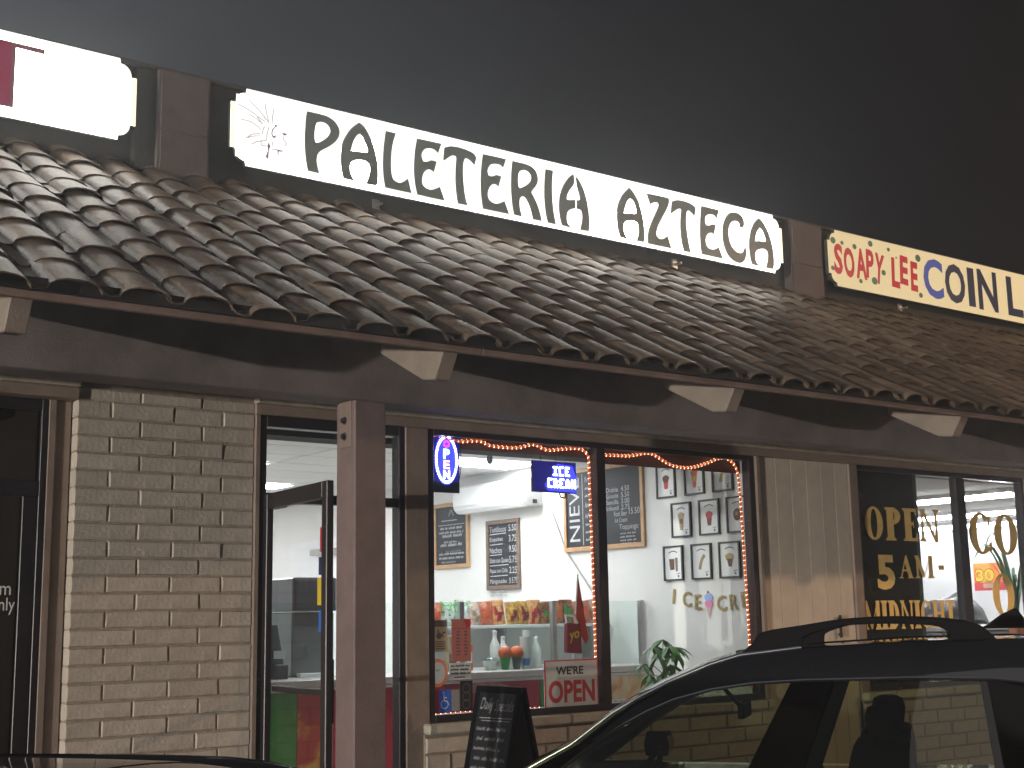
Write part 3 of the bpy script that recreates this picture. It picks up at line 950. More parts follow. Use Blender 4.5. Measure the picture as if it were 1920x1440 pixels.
# gold window lettering, thick and thin strokes with serifs
def serif_glyph(ch):
    T, t, s, h = .25, .10, .07, .045       # thick stem, thin stroke, serif reach and height (unit height 1)
    P = []
    def rectp(a0, a1, b0, b1):
        P.append([[(a0, b0), (a1, b0), (a1, b1), (a0, b1)]])
    def stem(x, w, b0=0, b1=1, foot=True, head=True):
        rectp(x, x + w, b0, b1)
        if foot: P.append([[(x - s, b0), (x + w + s, b0), (x + w + s, b0 + h), (x + w, b0 + 2.4 * h), (x, b0 + 2.4 * h), (x - s, b0 + h)]])
        if head: P.append([[(x - s, b1), (x - s, b1 - h), (x, b1 - 2.4 * h), (x + w, b1 - 2.4 * h), (x + w + s, b1 - h), (x + w + s, b1)]])
    def ring(cx, cy, rx, ry, ix, iy, a0=0, a1=360, n=28):
        out = [(cx + rx * math.cos(R(a0 + (a1 - a0) * k / n)), cy + ry * math.sin(R(a0 + (a1 - a0) * k / n))) for k in range(n + (a1 - a0 < 360))]
        inn = [(cx + ix * math.cos(R(a0 + (a1 - a0) * k / n)), cy + iy * math.sin(R(a0 + (a1 - a0) * k / n))) for k in range(n + (a1 - a0 < 360))]
        if a1 - a0 >= 360:
            P.append([out, inn])
        else:
            P.append([out + inn[::-1]])
    w = .7
    if ch == 'O':
        w = .66; ring(.33, .5, .33, .5, .33 - T * .85, .5 - t * .7)
    elif ch == 'C':
        w = .62; ring(.33, .5, .33, .5, .33 - T * .85, .5 - t * .7, 42, 318)
        P.append([[(.52, .70), (.60, .66), (.60, .95), (.55, .90)]]); P.append([[(.54, .12), (.60, .04), (.60, .30), (.53, .27)]])
    elif ch == 'G':
        w = .66; ring(.33, .5, .33, .5, .33 - T * .85, .5 - t * .7, 42, 330)
        P.append([[(.52, .70), (.60, .66), (.60, .95), (.55, .90)]]); rectp(.46, .64, .05, .44); rectp(.40, .70, .41, .45)
    elif ch == 'P':
        w = .60; stem(.08, T); ring(.27, .74, .33, .26, .33 - T * .9, .26 - t, -90, 90, 16)
        rectp(.27, .30, .48, .48 + t); rectp(.27, .30, 1 - t, 1)
    elif ch == 'E':
        w = .56; stem(.08, T); rectp(.27, .50, 1 - t, .999); rectp(.27, .50, 0.001, t); rectp(.27, .42, .48, .48 + t)
        P.append([[(.50, 1), (.42, 1), (.46, .93), (.50, .78), (.54, .78), (.54, 1)]]); P.append([[(.56, 0), (.46, 0), (.46, .07), (.51, .25), (.56, .25)]]); rectp(.40, .43, .40, .63)
    elif ch == 'N':
        w = .76; stem(.08, t, foot=True, head=True); stem(.62, t, foot=False, head=True)
        P.append([[(.0, 1), (.20, 1), (.695, .02), (.695, -.02), (.60, -.02), (.08, .98)]])
    elif ch == 'M':
        w = .92; stem(.08, t, head=False); stem(.70, T * .85, head=False)
        P.append([[(.0, 1), (.20, 1), (.48, .22), (.42, .02), (.38, .02)]]); P.append([[(.87, 1), (.76, 1), (.42, .02), (.46, .02), (.74, .80), (.87, .8)]])
    elif ch == 'I':
        w = .34; stem(.07, T)
    elif ch == 'D':
        w = .66; stem(.08, T); ring(.27, .5, .38, .5, .38 - T * .9, .5 - t, -90, 90, 18)
        rectp(.26, .29, 0, t); rectp(.26, .29, 1 - t, 1)
    elif ch == 'H':
        w = .74; stem(.07, T * .85); stem(.50, T * .85); rectp(.2, .52, .48, .48 + t)
    elif ch == 'T':
        w = .60; stem(.20, T, head=False); rectp(.03, .57, 1 - t, 1)
        P.append([[(.0, 1), (.0, .74), (.04, .74), (.10, 1)]]); P.append([[(.60, 1), (.50, 1), (.56, .74), (.60, .74)]])
    elif ch == 'A':
        w = .74; P.append([[(.36, 1), (.42, 1), (.68, .03), (.48, .03), (.30, .72)]]); P.append([[(.34, .94), (.39, .90), (.14, .03), (.08, .03)]]); rectp(.18, .54, .30, .30 + t * .8)
        rectp(0, .22, 0, .035); rectp(.42, .74, 0, .035)
    return P, w

def serif_word(fr, word, a0, a1, b0, b1, off, parent, gap=.07, clip=99.0):
    gl = [serif_glyph(c) for c in word]
    tot = sum(w for _, w in gl) + gap * (len(word) - 1)
    k = (a1 - a0) / tot
    x = 0
    for (P, w) in gl:
        if a0 + (x + w) * k < clip:
            mb = MB()
            for n_, polys in enumerate(P):
                poly_into(mb, fr, [[(a0 + (x + p) * k, b0 + q * (b1 - b0)) for p, q in pl] for pl in polys], off + n_ * .00012)
            mb.build('letter', 'goldv', parent)
        x += w + gap

GF = front(0, .0165, 0)
for word, a0, a1, b0, b1 in (('OPEN', 9.635, 10.70, 2.175, 2.475), ('AM', 10.07, 10.57, 1.838, 2.045),
                             ('MIDNIGHT', 9.545, 10.86, 1.388, 1.640), ('COIN', 11.175, 12.70, 2.07, 2.475), ('OP', 11.48, 12.20, 1.475, 1.89)):
    serif_word(GF, word, a0, a1, b0, b1, 0.0, LWF, clip=12.3 if word in ('OPEN', 'AM', 'MIDNIGHT') else 12.06)
mb = MB()
text_into(mb, GF, '5', 9.762, 10.01, 1.735, 2.045, 0.0, bold=.04)
mb.build('letter', 'goldv', LWF)
mb = MB()
sheet(mb, GF, 10.655, 10.74, 1.918, 1.958, 0.0)
mb.build('dash', 'goldv', LWF)
# ================================================================== illuminated signs on the parapet
def sign_outline(x0, x1, z0, z1, left=True, right=True):
    """rectangle whose corners step in, bulge in a quarter round and step out again"""
    def corner(cx, cz, sx_, sz_):
        pts = [(.125, 0), (.118, .036)]
        for k in range(6):
            a = R(90 * k / 5)
            pts.append((.118 - .080 * math.sin(a), .036 + .088 * (1 - math.cos(a))))
        pts += [(.0, .124)]
        return [(cx + sx_ * p, cz + sz_ * q) for p, q in pts]
    pl = []
    pl += corner(x0, z1, 1, -1) if left else [(x0, z1)]
    pl += corner(x0, z0, 1, 1)[::-1] if left else [(x0, z0)]
    pl += corner(x1, z0, -1, 1) if right else [(x1, z0)]
    pl += corner(x1, z1, -1, -1)[::-1] if right else [(x1, z1)]
    return pl

def box_sign(name, label, x0, x1, face, edge, left=True, right=True, z0=4.858, z1=5.458):
    s = thing(name, label, 'shop sign', ((x0 + x1) / 2, 1.1, z0))
    ox, oy, oz = (x0 + x1) / 2, 1.1, z0
    pl = [(p - ox, q - oz) for p, q in sign_outline(x0, x1, z0, z1, left, right)]
    inner = [(p, q) for p, q in pl]
    MB().extrude(inner, lambda p, q, t: (p, t, q), -.0715, -.030).build('cabinet', 'cabinet', s)
    MB().box(x0 - ox + .16, x1 - ox - (.16 if right else 0), -.029, .088, .10, z1 - z0 - .10).build('back_box', 'cabinet', s)
    mb = MB()
    mb.face([(p, -.072, q) for p, q in inner])
    mb.face([(p, -.070, q) for p, q in inner][::-1])
    f = mb.build('sign_face', face, s)
    mb = MB()
    if face == 'sign_white':
        n_ = len(inner)
        g_ = grow(inner, -.014)
        for k in range(n_):
            q = [inner[k], inner[(k + 1) % n_], g_[(k + 1) % n_], g_[k]]
            mb.face([(p, -.0732, r__) for p, r__ in q])
        mb.build('dimmed_rim', 'sign_soft', s)  # added rim of weaker glow round the face
    if left or right:
        for ok_, xa_ in ((left, x0 - ox), (right, x1 - ox - .036)):
            if ok_:
                st = MB()
                sheet(st, front(0, -.0735, 0), xa_, xa_ + .036, .126, z1 - z0 - .126, 0)
                st.build('edge_strip', 'sign_edge' if face != 'laundry_face' else 'laundry_face', s)
    for dx in ((x0 - ox) * .55, (x1 - ox) * .55):
        br = MB()
        br.box(dx - .03, dx + .03, .085, .1, -.16, .0)
        br.tube([(dx, .0, -.055), (dx, .09, -.055)], .012, 6)
        br.build('bracket', 'steel', s)
    return s, Vector((ox, oy, oz))

S2, o2 = box_sign('lit_shop_sign', 'long white glowing sign with dark arched capital letters and a feathered head drawing', 3.953, 9.898, 'sign_white', 'sign_edge')
for i, polys in enumerate(LET):
    sm = [smooth_poly([(a - o2.x, b_ - o2.z) for a, b_ in pl]) for pl in polys]
    mb = MB()
    poly_into(mb, front(0, 0, 0), [grow(pl, .005 if k == 0 else -.005) for k, pl in enumerate(sm)], .078)
    lo_ = mb.build('letter', 'sign_letter', S2)
    mb = MB()
    poly_into(mb, front(0, 0, 0), [grow(pl, .018 if k == 0 else -.014) for k, pl in enumerate(sm)], .0755)
    mb.build('dimmed_letter_edge', 'sign_soft', lo_)['kind'] = 'stuff'  # added ring of weaker glow round each letter
mb = MB()
sheet(mb, front(0, 0, 0), 3.992 - o2.x, 4.47 - o2.x, 4.915 - o2.z, 5.40 - o2.z, .0745)
mb.build('dimmed_patch', 'sign_soft', S2)  # added backing of weaker glow so the thin lines stay visible
mb = MB()
for pl in EML:
    pts = [Vector((a - o2.x, b_ - o2.z)) for a, b_ in pl]
    line_into(mb, front(0, 0, 0), [tuple(p) for p in pts], .0095, .0765)
mb.build('feather_lines', 'sign_line', S2)['kind'] = 'stuff'
mb = MB()
for pl in EMF:
    poly_into(mb, front(0, 0, 0), [[(a - o2.x, b_ - o2.z) for a, b_ in pl]], .077)
mb.build('profile_mark', 'sign_mark', S2)

S1, o1 = box_sign('lit_shop_sign', 'white glowing sign cut by the left edge, ending in a crimson letter T', -2.2, 3.236, 'sign_white', 'sign_edge', left=False)
fr0 = front(-o1.x, 0, -o1.z)
mb = MB()
poly_into(mb, fr0, [[(1.84, 5.392), (2.588, 5.388), (2.588, 5.352), (2.40, 5.356), (2.40, 4.930), (2.02, 4.930), (2.02, 5.356), (1.84, 5.352)]], .075)
mb.build('letter_outline', 'sredo', S1)
mb = MB()
poly_into(mb, fr0, [[(2.04, 5.375), (2.372, 5.375), (2.372, 4.948), (2.04, 4.948)]], .077)
mb.build('letter', 'sredk', S1)

S3, o3 = box_sign('lit_shop_sign', 'yellowish lit sign with red tumbling letters, dots and big blue letters', 10.586, 16.6, 'laundry_face', 'laundry_face', right=False)
fr3 = front(-o3.x, 0, -o3.z)
S3f = [o for o in S3.children] if S3.children else []
for ch, x0, x1, z0, z1, rot, bold, mk in (
        ('S', 10.675, 10.81, 4.985, 5.315, -3, .035, 'sred'), ('O', 10.828, 10.996, 4.972, 5.298, 2, .04, 'sred'), ('A', 11.022, 11.195, 4.985, 5.318, 0, .035, 'sred'),
        ('P', 11.190, 11.315, 5.012, 5.327, -3, .035, 'sred'), ('Y', 11.325, 11.478, 4.970, 5.306, -8, .035, 'sred'), ('L', 11.61, 11.75, 4.970, 5.300, -3, .04, 'sred'),
        ('E', 11.758, 11.895, 5.022, 5.345, -4, .04, 'sred'), ('E', 11.94, 12.06, 4.972, 5.306, -3, .04, 'sred'),
        ('C', 12.165, 12.518, 4.938, 5.391, 0, .03, 'sblue'), ('O', 12.552, 12.925, 4.932, 5.389, 0, .03, 'snavy'), ('I', 12.978, 13.105, 4.935, 5.388, 0, .02, 'snavy'),
        ('N', 13.17, 13.545, 4.925, 5.402, 0, .03, 'snavy'), ('L', 13.74, 14.05, 4.925, 5.395, 0, .03, 'snavy')):
    mb = MB()
    text_into(mb, fr3, ch, x0, x1, z0, z1, .076, bold=bold, rot=R(rot))
    mb.build('letter', mk, S3)
for (x, z, r_) in DOT:
    mb = MB()
    mb.face([fr3.p(x + r_ * 1.25 * math.cos(2 * math.pi * k / 14), z + r_ * 1.1 * math.sin(2 * math.pi * k / 14), .078) for k in range(14)])
    mb.build('dot', 'sdot', S3)

# ================================================================== inside the ice cream shop
XL, XR, YB, ZC = 3.60, 8.60, 11.5, 3.12
fl = MB().box(XL, XR - .002, .13, YB, -.06, -.01)
struct(fl.build('shop_floor', 'floor'))
struct(MB().box(XR, XR + .10, .13, YB, -.01, ZC + .1).build('shop_wall', 'wallp'))
struct(MB().box(XL - .1, XL, .18, YB, -.01, ZC + .1).build('shop_wall', 'wallw'))
struct(MB().box(XL, XR - .002, YB, YB + .1, -.01, ZC + .1).build('shop_wall', 'wallw'))
CE = struct(MB().box(XL, XR - .002, .11, YB, ZC + .012, ZC + .04).build('shop_ceiling', 'tbar'))
lights = [(4.55, 1.95), (6.95, 1.35), (7.88, 3.35), (5.1, 4.6), (7.10, 6.35), (4.6, 8.0), (7.0, 9.4)]
cw, cd = 1.22, .61
def ceil_grid(parent, xa, xb, ya, yb, z, spots):
    for i in range(int((xb - xa) / cw) + 1):
        for j in range(int((yb - ya) / cd) + 1):
            p, q = xa + i * cw, ya + j * cd
            p1, q1 = min(p + cw, xb), min(q + cd, yb)
            if p1 - p < .1 or q1 - q < .1:
                continue
            hit = any(p <= sx_ < p + cw and q <= sy_ < q + cd for sx_, sy_ in spots)
            if hit:
                t_ = thing('ceiling_light', '', 'ceiling light', ((p + p1) / 2, (q + q1) / 2, z))
                mb = MB()
                rect_ring(mb, Fr((0, 0, 0), (1, 0, 0), (0, -1, 0)), -(p1 - p) / 2 + .012, (p1 - p) / 2 - .012, -(q1 - q) / 2 + .012, (q1 - q) / 2 - .012, .03, -.002, .012)
                mb.build('frame', 'white', t_)
                mb = MB()
                sheet(mb, Fr((0, 0, 0), (1, 0, 0), (0, -1, 0)), -(p1 - p) / 2 + .04, (p1 - p) / 2 - .04, -(q1 - q) / 2 + .04, (q1 - q) / 2 - .04, .004)
                mb.build('diffuser', 'panel', t_)
                LAMPS.append(t_)
            else:
                MB().box(p + .012, p1 - .012, q + .012, q1 - .012, z, z + .011).build('ceiling_tile', 'ceil', parent)
LAMPS = []
ceil_grid(CE, XL, XR - .002, .12, YB, ZC, lights)
lab = ['ceiling light panel just behind the shop door transom', 'ceiling light panel nearest the shop window', 'ceiling light panel beside the white air conditioner',
       'ceiling light panel above the left half of the counter', 'ceiling light panel deep in the shop seen through the door', 'ceiling light panel far back on the left of the shop', 'ceiling light panel farthest back near the white door']
LAMPS.sort(key=lambda o: o.location.y)
order = sorted(range(len(lights)), key=lambda k: lights[k][1])
for o in LAMPS:
    k = min(range(len(lights)), key=lambda i: (lights[i][0] - o.location.x) ** 2 + (lights[i][1] - o.location.y) ** 2)
    tag(o, lab[k], 'ceiling light', 'light panels in the shop ceiling')

# ---- counter with printed front, guard glass and its posts
CT = thing('counter', 'white topped serving counter with red printed front and glass guard', 'counter', (6.3, 1.76, 0))
cx = 6.3
MB().box(3.66 - cx, 8.555 - cx, .02, .62, .02, 1.035).build('cabinet', 'counter', CT)
MB().box(3.64 - cx, 8.565 - cx, -.03, .68, 1.04, 1.10).build('countertop', 'counter', CT, bevel=.006)
MB().box(3.64 - cx, 8.565 - cx, -.004, .015, 1.012, 1.036).build('counter_trim', 'white', CT)
for (p, q, mk) in ((3.70, 4.62, 'pink'), (4.625, 4.655, 'orange'), (4.66, 4.93, 'green'), (4.935, 5.16, 'foodred'), (5.165, 5.24, 'white'), (5.245, 6.30, 'pink'), (6.305, 7.285, 'pink'), (7.29, 7.36, 'green'), (7.365, 8.05, 'pink'), (8.055, 8.545, 'foodbun')):
    MB().box(p - cx, q - cx, -.002 if mk != 'foodred' else -.004, .018, .05, 1.008).build('front_panel', mk, CT)
mb = MB()
fc = front(-cx, -.0045, 0)
poly_into(mb, fc, [[(6.72 + .26 * math.cos(R(k * 15)), .93 + .085 * math.sin(R(k * 15))) for k in range(13)]], .001)
mb.build('front_print', mat('rosy_print', (.62, .25, .30), .5, var=.4, scale=12), CT)
mb = MB()
plate(mb, fc, 8.10, 8.30, .70, .80, 0.0, .003)
mb.build('front_print', 'paper', CT)
mb = MB()
text_into(mb, fc, 'THE', 8.12, 8.24, .755, .79, .004)
for b_ in (.738, .72, .708):
    line_into(mb, fc, [(8.12, b_), (8.27, b_)], .006, .004)
mb.build('front_lettering', 'ink', CT)
for p in (4.55, 6.505, 7.505, 8.555):
    MB().box(p - cx - .024, p - cx + .024, .04, .088, 1.101, 1.69).build('guard_post', 'steel', CT, bevel=.003)
for (p, q) in ((4.576, 6.479), (6.531, 7.479), (7.531, 8.529)):
    MB().box(p - cx, q - cx, .060, .066, 1.115, 1.685).build('guard_pane', 'guard', CT)

# ---- snack shelf with chip bags
SH = thing('snack_shelf', 'white wall shelf carrying a row of snack bags behind the counter', 'shelf', (7.45, 2.42, 0))
MB().box(-1.0, 1.1, -.16, .20, 1.455, 1.485).build('shelf_board', 'white', SH, bevel=.003)
MB().box(-1.0, 1.1, .20, .215, 1.10, 1.70).build('shelf_back', 'wallw', SH)
for dx in (-.95, 0, 1.05):
    MB().box(dx - .012, dx + .012, .05, .198, .02, 1.454).build('bracket', 'steel', SH)
def bag_mesh(w, h, mats, seed, band):
    rn = random.Random(seed)
    mb = MB()
    N, Mr = 6, 8
    grid = {}
    for sgn in (-1, 1):
        for i in range(N + 1):
            for j in range(Mr + 1):
                a, b_ = i / N, j / Mr
                puff = (math.sin(math.pi * a) ** .6) * (math.sin(math.pi * min(max(b_, .04), .96)) ** .5) * .055
                cr = rn.uniform(-.006, .006)
                wob = .012 * math.sin(b_ * 9 + seed) * (1 - abs(2 * a - 1))
                grid[(sgn, i, j)] = ((a - .5) * w * (1 - .10 * math.sin(math.pi * b_)) + wob, sgn * (-1) * 0 + (-puff - cr if sgn < 0 else puff + cr), b_ * h)
    for sgn in (-1, 1):
        for i in range(N):
            for j in range(Mr):
                b_ = (j + .5) / Mr
                mb.cur = 1 if band[0] < b_ + .16 * math.sin(i * 1.7 + seed) < band[1] and 0 < i < N - 1 else (2 if b_ > .9 else 0)
                q = [grid[(sgn, i, j)], grid[(sgn, i + 1, j)], grid[(sgn, i + 1, j + 1)], grid[(sgn, i, j + 1)]]
                mb.face(q if sgn < 0 else q[::-1])
    return mb
BAGM = [print_mat('bag_print', c_, 34, 1.7 * i_) for i_, c_ in enumerate((
    [(.45, .03, .03), (.55, .06, .04), (.70, .30, .15), (.50, .04, .03)], [(.05, .30, .06), (.10, .42, .10), (.75, .75, .70), (.06, .35, .08)],
    [(.70, .55, .08), (.72, .60, .10), (.55, .10, .06), (.70, .52, .05)], [(.65, .12, .03), (.75, .28, .08), (.80, .55, .25), (.55, .05, .03)],
    [(.03, .03, .03), (.04, .05, .03), (.55, .12, .05), (.05, .25, .05)], [(.60, .12, .10), (.70, .40, .30), (.80, .70, .62), (.50, .06, .06)], [(.03, .02, .02), (.30, .05, .03), (.70, .25, .08), (.02, .02, .02)]))]
kinds = {'red': ('red', 'orange', 'red'), 'green': ('green', 'paper', 'green'), 'yellow': ('yellow', 'maroon', 'maroon'), 'orange': ('orange', 'red', 'tan'), 'black': ('ink', 'green', 'red'), 'pink': ('red', 'tan', 'paper'), 'dark': ('ink', 'orange', 'red')}
seq = [('red', 6.60), ('green', 6.74), ('green', 6.90), ('pink', 7.03), ('red', 7.17), ('orange', 7.30), ('yellow', 7.46), ('yellow', 7.58), ('orange', 7.71), ('black', 7.84), ('dark', 7.97), ('black', 8.09), ('red', 8.22), ('red', 8.34), ('pink', 8.44)]
names = ['first from the left', 'second from the left, beside a red one', 'third from the left, left of a pale pink one', 'fourth from the left', 'fifth from the left, right of the pale pink one', 'sixth from the left, left of the yellow bags', 'left one of the two yellow bags', 'right one of the two yellow bags',
         'right of the yellow bags', 'left of the three dark bags', 'middle one of the three dark bags', 'right one of the three dark bags', 'left of the last two red ones', 'right of the last two red ones', 'last on the right by the wall']
cname = {'red': 'red', 'green': 'green', 'yellow': 'yellow and maroon', 'orange': 'orange', 'black': 'black and green', 'pink': 'red and tan', 'dark': 'black and orange'}
for i, ((kd, x), nm) in enumerate(zip(seq, names)):
    bm_ = bag_mesh(.165, .20 + .012 * (i % 3), kinds[kd], i * 3 + 1, (.22, .52 + .06 * (i % 3)))
    o = bm_.build('snack_bag', [BAGM[list(kinds).index(kd)], kinds[kd][1], BAGM[list(kinds).index(kd)]], None, smooth=60)
    zz = 1.486
    o.location = (x, 2.36 + random.uniform(-.02, .02), zz + (.0 if i < 6 else .0))
    o.rotation_euler = (R(-6), R(random.uniform(-5, 5)), R(random.uniform(-12, 12)))
    tag(o, cname[kd] + ' snack bag on the shelf, ' + nm, 'snack bag', 'snack bags along the shelf')

# ---- things standing on the counter
def on_counter(name, label, cat, x, y, group=None):
    return thing(name, label, cat, (x, y, 1.101), 0, group)
for (x, y, n, lb) in ((7.36, 2.02, 9, 'tall stack of white foam cups on the counter, the right one'), (7.28, 1.95, 7, 'tall stack of white foam cups with blue print, the left one')):
    t_ = on_counter('cup_stack', lb, 'cup stack', x, y, 'stacked foam cups on the counter')
    for k in range(n):
        z = .028 * k
        MB().lathe([(.034, z), (.045, z + .10), (.048, z + .101), (.048, z + .11), (.044, z + .11), (.034, z + .012)], n=14).build('cup', 'foam', t_, smooth=40)
    if n == 7:
        mb = MB()
        for k in range(7):
            a0, a1 = R(200 + k * 16), R(212 + k * 16)
            mb.face([(.0405 * math.cos(a0), .0405 * math.sin(a0), .03), (.0405 * math.cos(a1), .0405 * math.sin(a1), .03), (.0445 * math.cos(a1), .0445 * math.sin(a1), .09), (.0445 * math.cos(a0), .0445 * math.sin(a0), .09)])
        mb.build('cup_print', 'blue', t_)
for (x, y, m1, lb) in ((7.045, 1.93, 'green', 'dessert cup with orange scoop and green base on the counter'), (7.185, 1.95, 'grey_mid', 'dessert cup with orange scoop and grey base on the counter')):
    t_ = on_counter('dessert_cup', lb, 'dessert cup', x, y, 'dessert cups on the counter')
    MB().lathe([(.028, 0), (.032, .01), (.048, .10), (.05, .105)], n=14).build('cup', m1, t_, smooth=40)
    MB().lathe([(.048, .106), (.060, .125), (.062, .15), (.05, .18), (.03, .195), (.004, .20)], n=14).build('scoop', 'orange', t_, smooth=50)
for (x, y, h, lb) in ((7.10, 2.16, .33, 'tall clear bottle standing behind the dessert cups'), (7.22, 2.20, .28, 'shorter clear bottle to the right of the tall one'), (7.48, 2.05, .27, 'clear bottle beside the foam cup stacks')):
    t_ = on_counter('bottle', lb, 'bottle', x, y, 'clear bottles on the counter')
    MB().lathe([(.040, 0), (.046, .01), (.046, h * .62), (.020, h * .8), (.018, h * .92)], n=14).build('bottle_body', 'foam', t_, smooth=50)
    MB().lathe([(.021, h * .921), (.021, h), (.006, h + .005)], n=12).build('cap', 'white', t_, smooth=40)
for (x, y, lb) in ((6.90, 1.96, 'round white lidded bowl at the left end of the cups'), (6.99, 2.05, 'small white bowl behind the lidded bowl'), (7.235, 2.10, 'white paper bowl between bottle and cups')):
    t_ = on_counter('bowl', lb, 'bowl', x, y, 'white bowls on the counter')
    MB().lathe([(.035, 0), (.060, .045), (.066, .075), (.068, .08)], n=16).build('bowl_body', 'foam', t_, smooth=50)
    MB().lathe([(.069, .081), (.066, .09), (.03, .105), (.004, .108)], n=16).build('lid', 'clear', t_, smooth=50)
for (x, h, mk, lb) in ((6.62, .30, 'tan', 'tan snack box at the left of the counter display'), (6.74, .22, 'orange', 'orange snack box beside the tan one'), (6.58, .15, 'brown', 'low brown snack box in front of the tan one')):
    t_ = on_counter('snack_box', lb, 'box', x, 1.98 if h < .2 else 2.12, 'snack boxes on the counter')
    MB().box(-.06, .06, -.05, .05, 0, h).build('carton', mk, t_, bevel=.003)
    MB().box(-.05, .05, -.052, -.0505, h * .3, h * .7).build('carton_label', 'paper', t_)

# ---- tall grey machine and white items behind the counter on the left
GM = thing('drink_machine', 'tall dark grey drink machine standing on the counter behind the open door', 'drink machine', (5.33, 2.40, 1.101))
MB().box(-.19, .20, -.14, .28, .0, .52).build('lower_body', 'grey_mid', GM, bevel=.01)
MB().box(-.20, .21, -.17, .28, .525, .80).build('upper_body', 'grey_dark', GM, bevel=.012)
MB().box(-.17, .18, -.20, -.171, .54, .78).build('display_panel', 'grey_dark', GM, bevel=.004)
MB().lathe([(.018, .10), (.024, .13), (.012, .18), (.006, .2)], c=(-.08, -.17, .05), n=10).build('spout', 'clear', GM, smooth=40)
MB().box(-.15, .16, -.22, -.142, 0, .03).build('drip_tray', 'white', GM, bevel=.004)
CP = on_counter('napkin_box', 'small white napkin box beside the grey drink machine', 'napkin box', 5.62, 2.08)
MB().box(-.06, .06, -.05, .05, 0, .11).build('carton', 'white', CP, bevel=.004)
MB().box(-.04, .04, -.02, .02, .111, .13).build('napkin', 'paper', CP)
CR = on_counter('register', 'dark cash register at the left end of the counter', 'cash register', 4.86, 2.10)
MB().box(-.17, .11, -.12, .2, 0, .11).build('drawer', 'grey_dark', CR, bevel=.006)
MB().extrude([(-.10, .115), (.10, .115), (.06, .40), (.02, .42)], lambda p, q, t: (t, p, q), -.14, .08).build('screen', 'black', CR, bevel=.004)
MB().box(-.02, .06, -.16, -.121, .16, .22).build('key_pad', 'white', CR)

# ---- paper notices taped inside the open door leaf
for (z0, z1, mk, xa) in ((1.93, 2.07, 'signred', .83), (1.80, 1.90, 'navy', .815), (1.63, 1.785, 'yellow', .80), (1.48, 1.60, 'blue', .82)):
    MB().box(xa, .883, -.0062, -.0045, z0, z1).build('notice', mk, leaf)

# ---- white door and its closer far back in the right wall
BD = thing('back_door', 'white door with closer arm far back in the shop wall', 'door', (XR - .001, 8.2, 0))
MB().box(-.03, -.001, -1.05, .72, 0, 2.62).build('door_casing', 'white', BD, bevel=.004)
MB().box(-.055, -.032, -.98, .62, .01, 2.50).build('door_panel', 'wallw', BD, bevel=.004)
MB().box(-.16, -.056, -.65, -.05, 2.40, 2.48).build('closer', 'steel', BD, bevel=.005)
MB().lathe([(.03, 0), (.03, .03), (.02, .05)], c=(-.08, -.85, 1.0), n=10).build('handle', 'steel', BD)

# ---- air conditioner
AC = thing('air_conditioner', 'white wall mounted air conditioner above the chalkboards', 'air conditioner', (XR - .001, 4.0, 2.70))
MB().extrude([(0, .0), (-.17, .0), (-.215, .045), (-.222, .09), (-.218, .27), (-.19, .295), (0, .295)], lambda p, q, t: (p, t, q), -.66, .68).build('case', 'white', AC, bevel=.006)
MB().box(-.226, -.2225, -.655, .675, .075, .272).build('front_panel', 'white', AC, bevel=.001)
MB().extrude([(-.166, -.004), (-.175, -.008), (-.214, .035), (-.206, .040)], lambda p, q, t: (p, t, q), -.60, .62).build('louvre', 'white', AC)
MB().box(-.13, -.09, -.685, -.661, .02, .06).build('pipe_cover', 'black', AC)
tag(MB().tube([(8.57, 3.28, 2.72), (8.585, 3.16, 2.60), (8.585, 2.95, 2.20), (8.585, 2.55, 1.78), (8.585, 2.30, 1.45)], .009, 6).build('drain_hose', 'cord', smooth=50), 'thin pale hose running down the wall from the air conditioner', 'hose')

# ---- ceiling camera
SCm = thing('security_camera', 'small dome camera hanging from the shop ceiling', 'camera', (7.51, 2.765, ZC))
MB().lathe([(.035, -.012), (.035, -.001)], n=12).build('mount', 'white', SCm)
MB().lathe([(.006, -.11), (.026, -.10), (.032, -.07), (.028, -.03), (.012, -.013)], n=12).build('dome', 'grey_mid', SCm, smooth=50)

# ---- chalkboards on the right wall (front faces -x); frame coords: a = -(y - yc), b = z
def chalkboard(label, yc, z0, z1, w, frame, text):
    t_ = thing('chalkboard', label, 'chalkboard', (XR - .002, yc, z0), 0, 'menu chalkboards on the shop wall')
    f = side(0, 0, 0)
    h = z1 - z0
    mb = MB()
    plate(mb, f, -w / 2 + .03, w / 2 - .03, .03, h - .03, .001, .016)
    mb.build('slate', 'chalk', t_)
    mb = MB()
    rect_ring(mb, f, -w / 2, w / 2, 0, h, .045, .001, .030)
    mb.build('frame', frame, t_, bevel=.003)
    mb = MB()
    text(mb, f, w, h)
    mb.build('chalk_writing', 'chalkw', t_)
    return t_
rw = random.Random(3)
def board_one(mb, f, w, h):
    line_into(mb, f, [(-.05, h - .15), (0, h - .08), (.05, h - .15)], .008, .018)
    line_into(mb, f, [(-.20, h - .20), (.12, h - .20)], .010, .018)
    line_into(mb, f, [(-.26, h - .25), (.26, h - .25)], .008, .018)
    y = h - .30
    for (hh, a0, a1) in ((.030, -.22, .22), (.028, -.25, .25), (.045, -.18, .24), (.025, -.15, .12), (.045, -.22, .22), (.015, -.12, .2), (.03, -.25, .25), (.028, -.25, .26), (.02, -.2, .08)):
        scribble(mb, f, a0, a1, y, hh, .009, rw, .018)
        y -= hh + .017
